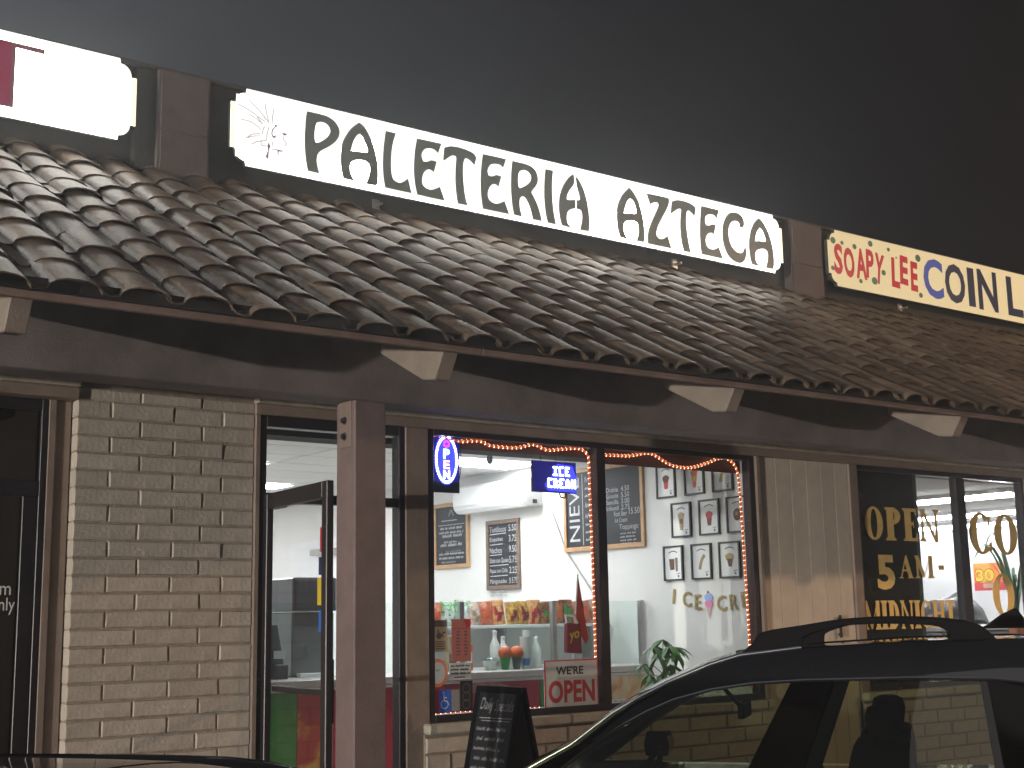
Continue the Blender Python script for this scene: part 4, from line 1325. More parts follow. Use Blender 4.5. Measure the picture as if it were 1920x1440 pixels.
def board_two(mb, f, w, h):
    y = h - .13
    for (s, pr, x1) in (('Tostilocos', '5.50', .06), ('Esquites', '3.75', .0), ('Nachos', '9.50', -.02), ('Elote con Queso', '5.75', .10), ('Papas con Chile', '2.25', .08), ('Mangonadas', '$ 5.75', .06)):
        text_into(mb, f, s, -w / 2 + .06, x1, y, y + .06, .018)
        text_into(mb, f, pr, .11, w / 2 - .055, y, y + .07, .018)
        line_into(mb, f, [(-w / 2 + .06, y - .022), (x1, y - .018)], .008, .018)
        y -= .113
    for k in range(2):
        scribble(mb, f, -w / 2 + .06, .06, y + .03, .03, .007, rw, .018)
        y -= .045
def board_three(mb, f, w, h):
    v, fc_, asp = text_geo('NIEVE', 0)
    # the heading runs up the left side
    fu = Fr(f.p(-w / 2 + .25, .10), f.ey, -f.ex)
    text_into(mb, fu, 'NIEVE', 0, .64, .0, .16, .018)
    line_into(mb, f, [(-w / 2 + .30, .06), (-w / 2 + .30, h - .06)], .010, .018)
    y = .10
    for hh in (.03, .03, .03, .06, .06, .03, .03, .06):
        scribble(mb, f, -w / 2 + .34, -w / 2 + .62, y, hh, .008, rw, .018)
        y += hh + .045
    y = h - .28
    for (s, pr) in (('Doble', '4.50'), ('Grande', '5.50'), ('Sencilla', '3.00'), ('Infantil', '2.75')):
        text_into(mb, f, s, .06, .24, y, y + .045, .018)
        text_into(mb, f, pr, .28, .40, y, y + .05, .018)
        y -= .060
    text_into(mb, f, 'Root Beer', .17, .36, y, y + .05, .018)
    text_into(mb, f, '15.50', .39, .54, y + .01, y + .07, .018)
    y -= .06
    text_into(mb, f, 'Ice Cream', .18, .36, y, y + .045, .018)
    y -= .085
    text_into(mb, f, 'Toppings:', .24, .52, y, y + .065, .018)
    for k in range(4):
        y -= .033
        scribble(mb, f, .25, .48, y, .02, .008, rw, .018)
chalkboard('narrow pine framed chalkboard with small handwriting under the oval light sign', 5.02, 2.115, 2.86, .70, 'pine', board_one)
chalkboard('dark framed chalkboard price list below the air conditioner', 4.03, 1.85, 2.60, .60, 'walnut', board_two)
chalkboard('large pine framed chalkboard beside the picture frames, with a word up its side', 2.36, 2.19, 3.02, 1.21, 'pine', board_three)

# ---- nine framed pictures
pics = [('strawberries in a cup', 1.450, 2.78, 'signred', 'brown', 0), ('a red and yellow layered cup', 1.075, 2.78, 'orange', 'yellow', 1), ('a pale curved snack', .720, 2.78, 'tan', 'yellow', 2),
        ('a pinkish tall cone', 1.265, 2.405, 'tan', 'brown', 1), ('a brown cup', .905, 2.405, 'brown', 'signred', 0), ('a round pink scoop', .560, 2.405, 'brown', 'tan', 3),
        ('a brown bag and drink', 1.390, 2.015, 'brown', 'print_grey', 4), ('a long tan churro', 1.025, 2.015, 'tan', 'tan', 2), ('a golden bowl', .675, 2.015, 'gold', 'brown', 5)]
for i, (what, yc, zc, m1, m2, kd) in enumerate(pics):
    rows_ = ('top', 'middle', 'bottom')[i // 3]
    t_ = thing('picture_frame', 'black framed picture of ' + what + ', ' + rows_ + ' row', 'framed picture', (XR - .002, yc, zc - .16), 0, 'framed pictures on the shop wall')
    f = side(0, 0, 0)
    w, h = .255, .320
    mb = MB(); rect_ring(mb, f, -w / 2, w / 2, 0, h, .016, .001, .022); mb.build('frame', 'black', t_)
    mb = MB(); plate(mb, f, -w / 2 + .012, w / 2 - .012, .012, h - .012, .001, .010); mb.build('print', 'paper', t_)
    mb = MB()
    def blob(cx_, cz_, rx, rz, n=14, a0=0, a1=360, off=.0115, wob=.0):
        mb.face([f.p(cx_ + rx * math.cos(R(a0 + (a1 - a0) * k / n)) * (1 + wob * math.sin(k * 2.3)), cz_ + rz * math.sin(R(a0 + (a1 - a0) * k / n)), off) for k in range(n)])
    mb.cur = 0
    if kd == 0:
        mb.face([f.p(-.035, .17, .0115), f.p(-.022, .085, .0115), f.p(.022, .085, .0115), f.p(.035, .17, .0115)])
        mb.cur = 1; blob(0, .18, .045, .035, wob=.12, off=.012)
    elif kd == 1:
        mb.face([f.p(-.038, .19, .0115), f.p(-.018, .065, .0115), f.p(.018, .065, .0115), f.p(.038, .19, .0115)])
        mb.cur = 1; blob(0, .15, .022, .03, off=.012); mb.cur = 0; blob(0, .20, .045, .03, wob=.12, off=.0122)
    elif kd == 2:
        pts = [(-.025, .09), (-.012, .14), (.012, .19), (.045, .215)]
        line_into(mb, f, pts, .036, .0115)
        mb.cur = 1; line_into(mb, f, pts, .010, .012)
    elif kd == 3:
        blob(0, .16, .048, .055, wob=.06); mb.cur = 1; blob(-.01, .17, .02, .02, off=.012)
    elif kd == 4:
        mb.face([f.p(-.055, .20, .0115), f.p(-.045, .10, .0115), f.p(.012, .10, .0115), f.p(.016, .20, .0115)])
        mb.cur = 1; mb.face([f.p(.024, .21, .0115), f.p(.028, .085, .0115), f.p(.055, .085, .0115), f.p(.058, .21, .0115)])
    else:
        blob(0, .185, .055, .035, wob=.08); mb.cur = 1
        mb.face([f.p(-.035, .17, .0118), f.p(-.015, .10, .0118), f.p(.022, .10, .0118), f.p(.04, .17, .0118)])
    mb.build('picture', [m1, m2], t_)
    mb = MB()
    arc = [(-.055 + .11 * k / 6, .255 + .016 * math.sin(math.pi * k / 6)) for k in range(7)]
    line_into(mb, f, arc, .010, .0115)
    line_into(mb, f, [(.04, .062), (.085, .068)], .006, .0115)
    plate(mb, f, .052, .072, .030, .052, .011, .0115)
    mb.build('caption', 'print_grey', t_)

# ---- foil letter banner
BN = thing('letter_banner', 'gold letter banner with a paper ice cream cone between the words', 'banner', (XR - .004, 1.0, 1.60))
f = side(0, 0, 0)
for ch, yc, zc, w, rot in (('I', 1.405, 1.715, .030, -8), ('C', 1.235, 1.685, .115, -5), ('E', 1.095, 1.655, .085, -2), ('C', .800, 1.640, .115, 3), ('R', .655, 1.648, .095, 6), ('E', .520, 1.668, .085, 8), ('A', .37, 1.70, .11, 9), ('M', .22, 1.74, .12, 10)):
    mb = MB()
    text_into(mb, f, ch, 1.0 - yc - w / 2, 1.0 - yc + w / 2, zc - 1.60 - .068, zc - 1.60 + .068, .006, bold=.018, rot=R(rot))
    text_into(mb, f, ch, 1.0 - yc - w / 2, 1.0 - yc + w / 2, zc - 1.60 - .068, zc - 1.60 + .068, .002, bold=.018, rot=R(rot))
    mb.build('letter', 'gold', BN)
mb = MB(); mb.face([f.p(.04 - .045, .055, .004), f.p(.04, -.10, .004), f.p(.04 + .045, .055, .004)]); mb.build('cone', mat('paper_cone', (.62, .40, .42), .6), BN)
mb = MB(); mb.face([f.p(.04 + .052 * math.cos(R(k * 30)), .04 + .035 * math.sin(R(k * 30)), .006) for k in range(12)]); mb.build('scoop', mat('pink_scoop', (.72, .22, .40), .6), BN)
mb = MB(); mb.face([f.p(.04 + .050 * math.cos(R(k * 30)), .095 + .036 * math.sin(R(k * 30)), .008) for k in range(12)]); mb.build('scoop', mat('blue_scoop', (.32, .45, .78), .6), BN)
mb = MB(); mb.face([f.p(.04 + .012 * math.cos(R(k * 45)), .14 + .012 * math.sin(R(k * 45)), .010) for k in range(8)]); mb.build('cherry', 'signred', BN)

# ---- potted plant by the window
PL = thing('potted_plant', 'leafy green money plant in a pot inside the shop window', 'plant', (7.98, .92, .30))
MB().lathe([(.10, -.31), (.13, .02), (.15, .26), (.155, .28), (.13, .27)], n=18).build('pot', 'terracotta', PL, smooth=40)
MB().lathe([(.01, .25), (.128, .255)], n=14).build('soil', 'brown', PL)
MB().tube([(0, 0, .25), (.012, .0, .48), (-.01, .01, .68), (.02, 0, .86)], [.020, .017, .014, .009], 8).build('trunk', 'stem', PL, smooth=50)
rl = random.Random(11)
LEAF = []
for k in range(4):
    mb = MB()
    L_, W_ = .15 + .02 * k, .058
    pts = [(0, 0), (.25, .75), (.5, 1.0), (.75, .7), (1, 0)]
    row = []
    for a, w in pts:
        z = -.35 * L_ * a * a
        row.append(((a * L_, -w * W_ / 2, z + .006 * w), (a * L_, 0, z), (a * L_, w * W_ / 2, z + .006 * w)))
    for (l0, c0, r0), (l1, c1, r1) in zip(row[:-1], row[1:]):
        mb.face([l0, l1, c1, c0]); mb.face([c0, c1, r1, r0])
    LEAF.append(mb.mesh('leaf', 'leaf', smooth=60))
tips = []
for k in range(17):
    a = k * 2.4 + rl.uniform(-.3, .3)
    b_ = .52 + .40 * (k / 16.0)
    ln = rl.uniform(.10, .24) * (1.15 - .45 * k / 16)
    p0 = Vector((.0, 0, b_))
    p1 = p0 + Vector((math.cos(a) * ln, math.sin(a) * ln * .8, rl.uniform(.06, .16)))
    tips.append((p0, p1, a))
    MB().tube([p0, (p0 + p1) / 2 + Vector((0, 0, .03)), p1], .004, 5).build('leaf_stalk', 'leaf', PL)
    for q in range(6):
        o = put(LEAF[rl.randrange(4)], 'leaf', PL)
        o.location = p1
        o.rotation_euler = (rl.uniform(-.3, .3), rl.uniform(.15, .75), a + (q - 2.5) * .85 + rl.uniform(-.25, .25))
        sc_ = rl.uniform(.65, 1.0)
        o.scale = (sc_, sc_, sc_)
# ================================================================== things in and on the shop window
def decal(name, label, cat, x0, x1, z0, z1, mk, y=.017, th=.002, group=None):
    t_ = thing(name, label, cat, ((x0 + x1) / 2, y, z0), 0, group)
    w, h = x1 - x0, z1 - z0
    MB().box(-w / 2, w / 2, -th, 0, 0, h).build('sheet', mk, t_)
    return t_, Fr((0, -th, 0), (1, 0, 0), (0, 0, 1)), w, h

# we're open sign
t_, f, w, h = decal('open_sign', 'white sign with black and red capital letters leaning low in the window', 'sign', 5.975, 6.478, .900, 1.238, 'd_grey', y=.016, th=.005)
mb = MB(); rect_ring(mb, f, -w / 2, w / 2, 0, h, .010, 0, .003); mb.build('red_border', 'signred', t_)
mb = MB(); text_into(mb, f, "WE'RE", -.145, .11, h - .105, h - .045, .001, bold=.03); mb.build('lettering', 'ink', t_)
mb = MB(); text_into(mb, f, 'OPEN', -.215, .215, .035, .195, .001, bold=.035); mb.build('lettering', 'signred', t_)

# small notices, left edge of the pane
t_, f, w, h = decal('dog_notice', 'pale notice with a black wheelchair and dog drawing in the window corner', 'notice', 5.040, 5.150, 1.325, 1.535, 'd_tan')
mb = MB()
plate(mb, f, -w / 2, w / 2, h - .045, h, 0, .001)
for z in (.02, .035, .05, .065):
    line_into(mb, f, [(-.04, z), (.04, z)], .007, .001)
poly_into(mb, f, [[(-.012 + .022 * math.cos(R(k * 30)), .105 + .022 * math.sin(R(k * 30))) for k in range(12)]], .001)
line_into(mb, f, [(-.02, .15), (-.015, .115), (.015, .11), (.025, .095)], .010, .0012)
line_into(mb, f, [(.012, .12), (.045, .13)], .012, .0012)
mb.build('print', 'print_grey', t_)
t_, f, w, h = decal('price_notice', 'red headed paper price notice hanging in the window', 'notice', 5.185, 5.345, 1.255, 1.540, 'd_red')
mb = MB(); poly_into(mb, f, [[(.02, h), (.08, h), (.08, h - .05), (.045, h - .06)]], .001); line_into(mb, f, [(-.07, h - .065), (.07, h - .065)], .004, .001); mb.build('print', 'signred', t_)
mb = MB()
rr_ = random.Random(2)
for k in range(8):
    z = h - .09 - k * .022
    scribble(mb, f, -.04, -.01, z, .011, .004, rr_, .001)
    scribble(mb, f, .025, .055, z, .011, .004, rr_, .001)
mb.build('print', 'print_grey', t_)
t_ = thing('round_sticker', 'round sticker with an orange ring in the lower window corner', 'sticker', (5.072, .016, 1.085))
f = Fr((0, -.001, .1), (1, 0, 0), (0, 0, 1))
cir = lambda r_, n=28: [(r_ * math.cos(2 * math.pi * k / n), r_ * math.sin(2 * math.pi * k / n) * 1.18) for k in range(n)]
mb = MB(); poly_into(mb, f, [cir(.080), cir(.060)], 0); mb.build('ring', 'd_orange', t_)
mb = MB(); poly_into(mb, f, [cir(.0598)], 0); mb.build('sheet', 'd_grey', t_)
mb = MB(); text_into(mb, f, 'NOT', -.018, .018, .01, .024, .001); mb.build('print', 'ink', t_)
t_, f, w, h = decal('access_sticker', 'blue and red sticker with a wheelchair figure at the window bottom', 'sticker', 5.036, 5.175, .925, 1.072, 'd_blue')
mb = MB(); sheet(mb, f, -w / 2, -w / 2 + .045, 0, h, .0006); mb.build('print', 'd_sred', t_)
mb = MB()
line_into(mb, f, [(.012, .115), (.016, .075), (.040, .07), (.052, .045)], .009, .001)
line_into(mb, f, [(.018, .095), (.038, .095)], .008, .001)
ring = [(.018 + .028 * math.cos(R(100 + k * 24)), .052 + .028 * math.sin(R(100 + k * 24))) for k in range(11)]
line_into(mb, f, ring, .007, .001)
poly_into(mb, f, [[(.010 + .008 * math.cos(R(k * 45)), .128 + .008 * math.sin(R(k * 45))) for k in range(8)]], .001)
mb.build('figure', 'paper', t_)
t_, f, w, h = decal('grey_sticker', 'speckled grey sticker between the blue sticker and the black poster', 'sticker', 5.182, 5.246, .93, 1.07, 'd_speck')
t_, f, w, h = decal('black_poster', 'narrow black poster with grey rings low in the window', 'poster', 5.252, 5.355, .925, 1.125, 'ink')
mb = MB()
for z in (.15, .095, .045):
    line_into(mb, f, [(.03 * math.cos(R(k * 24)), z + .03 * math.sin(R(k * 24))) for k in range(16)], .005, .001)
mb.build('print', 'grey_mid', t_)
t_, f, w, h = decal('hours_notice', 'small white notice with blue grey words under the price notice', 'notice', 5.165, 5.345, 1.135, 1.245, 'd_white')
mb = MB()
for z in (.085, .06, .035):
    scribble(mb, f, -.08, .08, z, .016, .005, rr_, .001)
line_into(mb, f, [(-.05, .015), (.04, .015)], .008, .001)
mb.build('print', 'grey_mid', t_)

# pennant and maroon bag
PN = thing('pennant', 'tall orange red triangular pennant standing behind the open sign', 'pennant', (6.47, .14, 1.24))
mb = MB()
fan = [(-.005, .63), (.055, .17), (-.135, .21)]
mb.extrude([(-.065, .61), (.02, .14), (-.005, .10), (-.10, .235)], lambda p, q, t: (p + .01, t, q), -.002, .002)
mb.build('flag', mat('pennant_cloth', (.62, .085, .06), .7, var=.25, scale=10), PN)
MB().tube([(-.12, .0, .0), (-.055, .0, .62)], .006, 6).build('pole', 'paper', PN)
mb = MB(); fp = Fr((.01, -.0025, 0), (1, 0, 0), (0, 0, 1))
scribble(mb, fp, -.05, -.01, .36, .06, .006, rr_, .001); mb.build('print', 'ink', PN)
t_ = thing('maroon_bag', 'small maroon bag with yellow letters hanging in the window', 'bag', (6.315, .10, 1.285))
MB().extrude([(-.072, 0), (.078, -.01), (.068, .205), (-.062, .215)], lambda p, q, t: (p, t, q), -.02, .02).build('bag_body', 'maroon', t_, bevel=.006)
MB().tube([(-.05, 0, .21), (-.06, 0, .27), (.02, 0, .262), (.05, 0, .21)], .010, 6).build('tie', 'paper', t_, smooth=60)
mb = MB(); fb = Fr((0, -.0215, 0), (1, 0, 0), (0, 0, 1)); text_into(mb, fb, 'yo', -.045, .05, .075, .150, .001, bold=.02, rise=.02); mb.build('lettering', 'yellow', t_)

# orange rope lights round the two panes
def catmull(pts, step=.02):
    P = [Vector(p) for p in pts]
    out = []
    for i in range(len(P) - 1):
        p0, p1, p2, p3 = P[max(i - 1, 0)], P[i], P[i + 1], P[min(i + 2, len(P) - 1)]
        n = max(2, int((p2 - p1).length / step))
        for k in range(n):
            t_ = k / n
            out.append(.5 * ((2 * p1) + (p2 - p0) * t_ + (2 * p0 - 5 * p1 + 4 * p2 - p3) * t_ * t_ + (3 * p1 - p0 - 3 * p2 + p3) * t_ ** 3))
    out.append(P[-1])
    return out
def rope(label, pts, y=.052):
    t_ = thing('rope_light', label, 'rope light', (pts[0][0], y, pts[0][1]), 0, 'orange rope lights in the shop window')
    path = catmull([(a - pts[0][0], random.uniform(-.003, .003), b_ - pts[0][1]) for a, b_ in pts])
    MB().tube(path, .0095, 6).build('tube', 'rope', t_, smooth=60)
    mb = MB()
    L = 0
    nxt = 0
    for a, b_ in zip(path[:-1], path[1:]):
        d = (b_ - a).length
        while nxt <= L + d:
            c = a + (b_ - a) * ((nxt - L) / d)
            tdir = (b_ - a).normalized()
            side_ = Vector((tdir.z, 0, -tdir.x))
            k = .0105
            e1 = side_ * .0125 + tdir * .004
            e2 = tdir * .0085
            n = Vector((0, -.0105, 0))
            v = [c + e1, c - e1, c + e2, c - e2, c + n, c - n]
            mb.add(v, [(0, 2, 4), (2, 1, 4), (1, 3, 4), (3, 0, 4), (2, 0, 5), (1, 2, 5), (3, 1, 5), (0, 3, 5)])
            nxt += .040
        L += d
    o = mb.build('bulbs', 'bead', t_)
    o['kind'] = 'stuff'
    return t_
rope('glowing orange rope light sagging along the top and down the right of the left pane',
     [(5.00, 2.792), (5.12, 2.802), (5.27, 2.775), (5.46, 2.79), (5.55, 2.765), (5.68, 2.758), (5.82, 2.765), (5.96, 2.795), (6.08, 2.762), (6.20, 2.775), (6.33, 2.790), (6.42, 2.785), (6.475, 2.73), (6.480, 2.55), (6.484, 2.2), (6.488, 1.8), (6.492, 1.4), (6.494, 1.14), (6.494, .98)])
rope('short glowing orange rope light along the bottom of the left pane', [(5.00, .902), (5.3, .908), (5.6, .905), (5.99, .903)])
rope('glowing orange rope light sagging along the top and down the right of the right pane',
     [(6.61, 2.758), (6.75, 2.762), (6.90, 2.768), (7.06, 2.798), (7.14, 2.793), (7.30, 2.728), (7.42, 2.708), (7.56, 2.712), (7.72, 2.752), (7.86, 2.80), (7.97, 2.805), (8.05, 2.76), (8.090, 2.66), (8.105, 2.4), (8.115, 2.0), (8.125, 1.6), (8.132, 1.2), (8.135, .95)])

# oval led sign
OS = thing('oval_led_sign', 'upright blue lit sign with an oval of white lights and stacked letters', 'light sign', (5.172, .060, 2.408))
MB().box(-.112, .118, -.012, .012, 0, .39).build('board', 'led_board', OS, bevel=.004)
fo = Fr((0, -.013, 0), (1, 0, 0), (0, 0, 1))
mb = MB(); sheet(mb, fo, -.108, .114, .075, .385, .0); mb.build('glow_sheet', 'ledd', OS)  # blue glow of the LEDs on the board, put in as emission
mb = MB(); poly_into(mb, fo, [[(.004 + .100 * math.cos(R(k * 12)), .232 + .180 * math.sin(R(k * 12))) for k in range(30)]], .001); mb.build('glow_oval', 'ledb', OS)
mb = MB()
for k in range(46):
    a = 2 * math.pi * k / 46
    c = (.004 + .086 * math.cos(a), .230 + .158 * math.sin(a))
    r_ = .0095
    mb.face([fo.p(c[0] + r_ * math.cos(q * math.pi / 3), c[1] + r_ * math.sin(q * math.pi / 3), .004) for q in range(6)])
o = mb.build('led_ring', 'ledw', OS)
for ch, z, h, mk in (('O', .315, .050, 'ledr'), ('P', .235, .070, 'ledc'), ('E', .165, .060, 'ledp'), ('N', .095, .060, 'ledw')):
    mb = MB(); text_into(mb, fo, ch, -.022, .030, z, z + h, .005, bold=.03); mb.build('letter', mk, OS)
MB().tube([(.11, 0, .05), (.14, .01, .15), (.15, .015, .36)], .003, 5).build('cord', 'ink', OS)

# ice cream led sign
IS = thing('led_word_sign', 'dark rectangular sign with blue glow and white dotted words', 'light sign', (6.143, .060, 2.448))
MB().box(-.207, .207, -.012, .012, 0, .232).build('board', 'led_board', IS, bevel=.004)
fi = Fr((0, -.013, 0), (1, 0, 0), (0, 0, 1))
mb = MB(); poly_into(mb, fi, [[(-.02, .125), (-.06, .10), (-.095, .055), (-.07, .015), (.20, .008), (.203, .12), (.17, .205), (.03, .215), (-.015, .18)]], .001); mb.build('glow_sheet', 'ledb', IS)  # halo of the LEDs on the board, drawn as an emissive patch
mb = MB(); sheet(mb, fi, -.203, .203, .004, .228, .0005); mb.build('glow_border', 'ledd', IS)
def led_word(word, a0, a1, b0, b1, rows_):
    """letters made of rows of small lights"""
    G = {'I': ['111', '010', '010', '010', '111'], 'C': ['111', '100', '100', '100', '111'], 'E': ['111', '100', '110', '100', '111'], 'R': ['110', '101', '110', '101', '101'], 'A': ['010', '101', '111', '101', '101'], 'M': ['101', '111', '111', '101', '101']}
    mb = MB()
    n = len(word)
    cw_ = (a1 - a0) / (n * 4 - 1)
    rh = (b1 - b0) / 5
    for i, ch in enumerate(word):
        for r_, line in enumerate(G[ch]):
            for c_, bit in enumerate(line):
                if bit == '1':
                    x = a0 + (i * 4 + c_ + .5) * cw_
                    z = b1 - (r_ + .5) * rh
                    rr = min(cw_, rh) * .58
                    mb.face([fi.p(x + rr * math.cos(q * math.pi / 3), z + rr * math.sin(q * math.pi / 3), .004) for q in range(6)])
    return mb
led_word('ICE', -.02, .14, .125, .195, 5).build('led_word', 'ledw', IS)
led_word('CREAM', -.07, .195, .035, .105, 5).build('led_word', 'ledw', IS)
for dx in (-.12, .02):
    MB().tube([(dx, 0, .232), (dx + .03, .05, .33), (dx + .02, .06, .66)], .0025, 5).build('hanging_cord', 'ink', IS)
MB().tube([(.05, 0, 0), (.06, 0, -.03), (.10, 0, -.035), (.11, .0, .0)], .006, 6).build('cord_loop', 'ink', IS, smooth=60)

# ================================================================== the laundry next door
struct(MB().box(9.42, 17.0, .13, 5.9, -.06, -.01).build('laundry_floor', 'floor'))
struct(MB().box(17.002, 17.1, .13, 6.0, -.01, 2.9).build('laundry_wall', 'wallw'))
struct(MB().box(9.42, 17.0, 5.902, 6.0, -.01, 2.9).build('laundry_wall', 'wallw'))
struct(MB().box(8.702, 9.42, .13, 6.0, -.01, 2.9).build('laundry_wall', 'wallw'))
LC = struct(MB().box(9.42, 17.0, .11, 5.9, 2.80, 2.86).build('laundry_ceiling', 'tbar'))
for i in range(13):
    for j in range(5):
        MB().box(9.43 + i * .58, 9.43 + i * .58 + .57, .13 + j * 1.15, .13 + j * 1.15 + 1.14, 2.784, 2.799).build('ceiling_tile', 'ceil', LC)
for k, (x, lb) in enumerate(((12.45, 'tube lamp nearest the laundry window'), (14.7, 'middle tube lamp in the laundry ceiling'), (16.5, 'tube lamp farthest from the laundry window'))):
    t_ = thing('tube_lamp', 'long ' + lb, 'ceiling light', (x, 2.9, 2.74), 0, 'tube lamps in the laundry ceiling')
    MB().box(-.12, .12, -2.6, 2.4, .0, .042).build('housing', 'white', t_)
    for dx in (-.06, .06):
        MB().tube([(dx, -2.55, -.02), (dx, 2.35, -.02)], .019, 8).build('tube', 'tube', t_)
WNS = struct(MB().box(16.97, 17.0, .13, 5.9, 0, 1.235).build('wall_panel', mat('cream_panel', (.62, .55, .40), .6)))
t_ = thing('sale_poster', 'red and orange poster with yellow numbers on the laundry wall', 'poster', (16.998, 3.70, 1.808))
f = side(0, 0, 0)
mb = MB(); plate(mb, f, -.30, .30, 0, .42, 0, .004); mb.build('sheet', 'paper', t_)
mb = MB(); sheet(mb, f, -.285, .285, .13, .405, .005); mb.build('print', print_mat('fire_print', [(.75, .10, .03), (.80, .25, .04), (.85, .45, .10)], 5, 2.0), t_)
mb = MB(); sheet(mb, f, -.285, .285, .015, .13, .005); mb.build('print', 'red', t_)
mb = MB(); text_into(mb, f, '30', -.265, .055, .135, .33, .0055, bold=.05); mb.build('print', 'ink', t_)
mb = MB(); text_into(mb, f, '30', -.255, .045, .147, .318, .007, bold=.03); mb.build('print', 'yellow', t_)
mb = MB(); sheet(mb, f, -.14, .12, .05, .115, .006); mb.build('print', 'tan', t_)
WS = thing('washer', 'grey washer top with a dark lump of laundry on it', 'washer', (14.45, 2.55, 0))
MB().box(-.75, .8, -.35, .4, 0, 1.30).build('cabinet', 'grey_mid', WS, bevel=.02)
MB().box(-.77, .82, -.37, .42, 1.302, 1.37).build('top_panel', 'steel', WS, bevel=.01)
t_ = thing('laundry_pile', 'dark crumpled laundry heaped on the washer top', 'laundry', (14.3, 2.5, 1.371))
mb = MB()
rgs = []
rj = random.Random(4)
for i in range(7):
    tt = i / 6
    r0 = .02 + .24 * math.sin(math.pi * min(tt + .02, .98)) ** .7
    rgs.append([(-.7 + 1.4 * tt, r0 * math.cos(q * math.pi / 5) * 1.1 * rj.uniform(.8, 1.1), max(0, (.17 * math.sin(math.pi * tt) ** .5 * rj.uniform(.75, 1.2) + .02) * (1 + math.sin(q * math.pi / 5)))) for q in range(10)])
mb.loft(rgs); mb.build('heap', 'grey_dark', t_, smooth=70)
# spider-leaf plant behind the laundry glass
SP = thing('laundry_plant', 'plant with long pale strap leaves in a red pot behind the laundry window', 'plant', (12.66, .55, 1.18))
MB().lathe([(.06, 0), (.09, .2), (.10, .22), (.09, .23)], n=16).build('pot', 'terracotta', SP, smooth=40)
for k in range(15):
    a = k * 2.399
    ln = .40 + .38 * rl.random()
    mb = MB()
    pr = None
    for q in range(8):
        tt = q / 7
        hgt = .22 + 1.15 * ln * math.sin(tt * 2.25) * 1.05
        rad = ln * 1.15 * tt ** 1.35
        c = Vector((math.cos(a) * rad, math.sin(a) * rad * .45, hgt))
        w = Vector((-math.sin(a), math.cos(a), 0)) * (.024 * (1 - tt) ** .6 + .002)
        if pr:
            mb.face([pr[0], c - w, c + w, pr[1]])
        pr = (c - w, c + w)
    mb.build('leaf', 'palm', SP, smooth=60)
MB().box(-.5, .4, -.16, .2, -.04, -.001).build('plant_shelf', 'white', SP)

# ================================================================== chalk A-board on the pavement
AB = thing('a_board', 'black folding chalkboard standing open on the pavement before the window', 'A-board', (5.22, -.50, 0))
def ab_panel(sgn):
    mb = MB()
    top, bot = (0, 1.105), (sgn * .235, .0)
    d = Vector((bot[0] - top[0], 0, bot[1] - top[1])); L_ = d.length; d.normalize()
    n = Vector((-d.z, 0, d.x)) * (-sgn)
    return Fr((top[0] + sgn * .012, .0, top[1]), (0, -1, 0), -d), L_
for sgn in (-1, 1):
    f, L_ = ab_panel(sgn)
    if sgn > 0:
        f = Fr(f.o, (0, 1, 0), f.ey)
    mb = MB(); plate(mb, f, -.23, .23, -L_ + .09, -.012, -.010, .002); mb.build('slate', 'chalk', AB)
    mb = MB(); rect_ring(mb, f, -.245, .245, -L_, 0, .042, -.014, .010); mb.build('frame', 'cartrim', AB, bevel=.003)
    if sgn < 0:
        mb = MB()
        text_into(mb, f, 'Daily', -.17, -.03, -.175, -.075, .003, shear=.02)
        text_into(mb, f, 'Specials', -.01, .185, -.18, -.085, .003, shear=.02)
        line_into(mb, f, [(-.17, -.205), (.185, -.20)], .006, .003)
        line_into(mb, f, [(-.14, -.222), (.17, -.218)], .006, .003)
        for k in range(11):
            scribble(mb, f, -.18 + .02 * (k % 2), .17 - .03 * (k % 3), -.285 - k * .062, .028, .005, rw, .003)
        mb.build('chalk_writing', mat('faint_chalk', (.34, .34, .35), .9, var=.35, scale=40), AB)
# ================================================================== vehicles (local y = forward, x = right, z up from the lot)
def mirror(x, c=.56):
    return 2 * c - x

def wheel(parent, x, y, r_, out):
    t_ = MB()
    prof = [(r_ * .62, -.095), (r_ * .93, -.10), (r_, -.07), (r_, .07), (r_ * .93, .10), (r_ * .62, .095)]
    t_.lathe(prof, n=26)
    o = t_.build('wheel', 'rubber', parent, smooth=40)
    o.location = (x, y, r_)
    o.rotation_euler = (0, R(90) * out, 0)
    h = MB()
    h.lathe([(r_ * .60, .06), (r_ * .61, .098), (r_ * .56, .10), (r_ * .50, .07), (.06, .075), (.05, .10), (.01, .10)], n=26)
    for k in range(5):
        a = 2 * math.pi * k / 5
        ca, sa = math.cos(a), math.sin(a)
        h.extrude([(.04, -.035), (r_ * .56, -.022), (r_ * .56, .022), (.04, .035)], lambda p, q, t, ca=ca, sa=sa: (p * ca - q * sa, p * sa + q * ca, t), .07, .098)
    h.build('rim', 'alloy', o, smooth=30)

